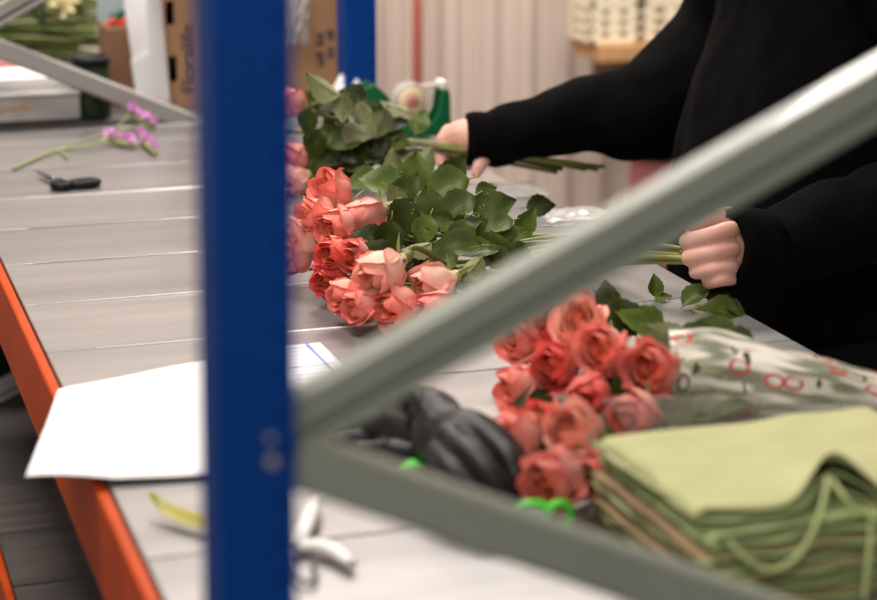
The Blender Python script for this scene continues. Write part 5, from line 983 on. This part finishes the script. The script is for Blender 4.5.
# foam box with pad of papers
x0, x1, y0, y1, h = FOAM
t = root('foam_box', ((x0+x1)/2, (y0+y1)/2, TZ), 'grey box with tan print at the end of the bench', 'box')
mb = MB(); mb.box((x0, y0, TZ+.006), (x1, y1, TZ+h*.86)); bo_ = sub(mb, 'box_body', M['greybox'], t, False, .003)
mb = MB(); mb.box((x0-.002, y0-.002, TZ+h*.86), (x1+.002, y1, TZ+h)); sub(mb, 'box_lid', M['greybox'], t, False, .003)
mb = MB(); mb.box((x0+.002, y0+.003, TZ+.001), (x1-.002, y1-.004, TZ+.006)); sub(mb, 'base_tray', M['blade'], t)
for k, (a, b) in enumerate(((.10, .30), (.28, .46), (.42, .66), (.55, .60))):
    mb = MB(); w = x1-x0; zc = TZ+h*(.36+.10*k); mb.ball((x0+w*(a+b)/2, y0-.0004, zc), (w*(b-a)/2, .0008, h*.07), 0, 14, 8); sub(mb, 'printed_mark', M['tan'], t, True)
x0, x1, y0, y1, z0, z1 = PAD
t = root('paper_stack', ((x0+x1)/2, (y0+y1)/2, z0), 'stack of white paper on the grey box with a pink sheet at its back', 'paper stack')
n = 6
for k in range(n):
    mb = MB(); dz = (z1-z0)/n; o_ = .004*math.sin(k*2.1); mb.box((x0+o_, y0+abs(o_), z0+.0005+k*dz), (x1+o_, y1, z0+(k+1)*dz)); sub(mb, 'sheet', M['white'], t)
mb = MB(); mb.box((x0+.01, y1+.002, z0+.001), (x1-.03, y1+.014, z1+.016)); sub(mb, 'pink_sheet', M['pinkpaper'], t, False, .002)
# tin
c = Vector(TIN[:3]); r_, h = TIN[3:]
t = root('round_tin', c, 'dark green patterned tin with a black lid behind the diagonal brace', 'tin')
mb = MB(); mb.lathe([(r_*.96, .001), (r_, .006), (r_, h*.88), (r_*.97, h*.9)], c, 28); sub(mb, 'tin_body', M['pot'], t, True)
mb = MB(); mb.lathe([(r_*1.05, h*.86), (r_*1.05, h*.985), (r_*1.0, h), (r_*.9, h), (r_*.86, h*.97)], c, 28); sub(mb, 'tin_lid', M['black'], t, True)
# bundle of green stems
x0, y0, z0, dx, dz = BUND
t = root('stem_bundle', (x0+dx/2, y0, TZ), 'pile of green stems and leaves with cream flowers behind the grey box', 'flower bunch')
rg = random.Random(8)
mb = MB(); mb.box((x0-.3, y0-.03, TZ+.001), (x0+dx*.96, y0+.22, z0-.01)); 
t2 = root('packing_crate', (x0+dx/2-.15, y0+.1, TZ), 'low crate that carries the pile of green stems', 'crate'); sub(mb, 'crate_body', M['carddark'], t2, False, .004)
for zz in (.3, .7):
    mb = MB(); zc = TZ + (z0-TZ)*zz; mb.box((x0-.3, y0-.036, zc-.012), (x0+dx*.96, y0-.0305, zc+.012)); sub(mb, 'crate_slat', M['card'], t2, False, .001)
for k in range(110):
    xa = x0 - .30 + rg.uniform(0, .12); xb = x0 + dx*rg.uniform(.7, 1.12); yy = y0 + rg.uniform(-.03, .19); za = z0 + rg.uniform(.0, dz*1.1); zb = za + rg.uniform(-.05, .045)
    zb = max(zb, z0+.004)
    mb = MB(); mb.tube(bez([(xa, yy, za), ((xa+xb)/2, yy+rg.uniform(-.02, .02), (za+zb)/2+rg.uniform(0, .02)), (xb, yy+rg.uniform(-.02, .02), zb)], 4), rg.uniform(.0025, .005), 6); sub(mb, 'stem', M['bunchgreen'], t, True)
for k in range(36):
    p = (x0 + rg.uniform(-.1, dx*.9), y0 + rg.uniform(-.05, .15), z0 + dz*rg.uniform(.45, 1.15))
    o = inst('leaf', LEAVES[k % 4], t, leafframe(p, (rg.uniform(-1, 1), rg.uniform(-.4, .4), rg.uniform(-.5, .6)), (rg.uniform(-.5, .5), -.7, .8), rg.uniform(.03, .05))); shift(o, t)
for k in range(5):
    p = Vector((x0 + dx*rg.uniform(.5, .8), y0 - .04 + rg.uniform(0, .06), z0 + dz*rg.uniform(.85, 1.15)))
    mb = MB()
    for a in range(7):
        q = frame(p, (rg.uniform(-.6, .6), -.8, rg.uniform(-.2, .8)), a*.9)
        mb.grid([[q @ Vector((r2*math.cos(w_), r2*math.sin(w_), .010*r2/.016)) for w_ in (-.4, 0, .4)] for r2 in (.001, .010, .017)])
    sub(mb, 'blossom', M['creamflower'], t, True, fix=False)
# hanging clear bag by the carton
for pts, lb in HANGBAG:
    t = root('film_bag', pts[0], lb, 'plastic bag'); c = Vector(pts[0]); w, h = pts[1]
    P = []
    for i in range(16):
        row = []
        for j in range(20):
            u, v = i/15, j/19
            row.append((c.x + (u-.5)*w*(1+.25*noise.noise(Vector((v*4, 1, 2)))), c.y - .03*math.sin(math.pi*u)*(.4+.6*math.sin(math.pi*v)) + .014*noise.noise(Vector((u*6, v*6, 9))), c.z + v*h + .01*noise.noise(Vector((u*3, v*3, 4)))))
        P.append(row)
    mb = MB(); mb.grid(P); o = sub(mb, 'film', M['film2'], t, True); s = o.modifiers.new('th', 'SOLIDIFY'); s.thickness = .0004
# ---------------------------------------------------------------- wooden bench with cream crates by the wall, maroon bin
x0, x1, y0, y1, zt = WB
t = root('wall_shelf', ((x0+x1)/2, (y0+y1)/2, zt-.05), 'wooden shelf on the ribbed wall carrying cream crates', 'shelf')
for k in range(3):
    w = (y1-y0)/3; mb = MB(); mb.box((x0, y0+k*w+.003, zt-.045), (x1, y0+(k+1)*w-.003, zt)); sub(mb, 'board', M['wood'], t, False, .004)
for xx in (x0+.10, (x0+x1)/2, x1-.12):
    mb = MB(); mb.loft([[(xx+q, y0+.03, zt-.046), (xx+q, WY-.02, zt-.046), (xx+q, WY-.02, zt-.15), (xx+q, WY-.05, zt-.15)] for q in (0, .03)]); sub(mb, 'bracket', M['carddark'], t)
mb = MB(); mb.box((x0+.05, y0+.05, zt-.075), (x1-.03, y0+.08, zt-.0455)); sub(mb, 'batten', M['carddark'], t)
def crate(x0, x1, y0, y1, z0, h, label):
    t = root('plastic_crate', ((x0+x1)/2, (y0+y1)/2, z0), label, 'crate', 'cream slotted crates')
    th = .008; nb = 3
    for nm, yy in (('front_wall', y0), ('rear_wall', y1-th)):
        mb = MB()
        for k in range(nb+1):
            zz = z0+.001 + (h-.014)*k/nb; mb.box((x0, yy, zz), (x1, yy+th, zz+.013))
        for k in range(3):
            xx = x0 + (x1-x0-.03)*k/2; mb.box((xx, yy+.001, z0+.001), (xx+.03, yy+th-.001, z0+h-.001))
        sub(mb, nm, M['cream'], t)
    for xx in (x0, x1-th):
        mb = MB()
        for k in range(nb+1):
            zz = z0+.001 + (h-.014)*k/nb; mb.box((xx, y0, zz), (xx+th, y1, zz+.013))
        for k in range(3):
            yy = y0 + (y1-y0-.02)*k/2; mb.box((xx+.001, yy, z0+.001), (xx+th-.001, yy+.02, z0+h-.001))
        sub(mb, 'side_wall', M['cream'], t)
    mb = MB(); mb.box((x0+th, y0+th, z0+.001), (x1-th, y1-th, z0+.008)); sub(mb, 'crate_floor', M['cream'], t)
    mb = MB(); mb.box((x0+th+.004, y0+th+.02, z0+.009), (x1-th-.004, y1-th-.004, z0+h*.9)); sub(mb, 'packed_liner', M['wood'], t, False, .01)
for a in CRATES: crate(*a)
x0, x1, y0, y1, h = BIN
t = root('waste_bin', ((x0+x1)/2, (y0+y1)/2, 0), 'dark maroon plastic bin standing on the floor behind the person', 'bin')
cx, cy, r_ = (x0+x1)/2, (y0+y1)/2, (x1-x0)/2
mb = MB(); mb.lathe([(r_*.86, .001), (r_*.88, .02), (r_*.98, h*.95), (r_*.93, h*.95), (r_*.84, .03)], (cx, cy, 0), 28); sub(mb, 'bin_body', M['maroon'], t, True)
mb = MB(); mb.lathe([(r_*.97, h*.93), (r_*1.04, h*.93), (r_*1.05, h), (r_*.97, h), (r_*.95, h*.96)], (cx, cy, 0), 28); sub(mb, 'bin_rim', M['maroon'], t, True)
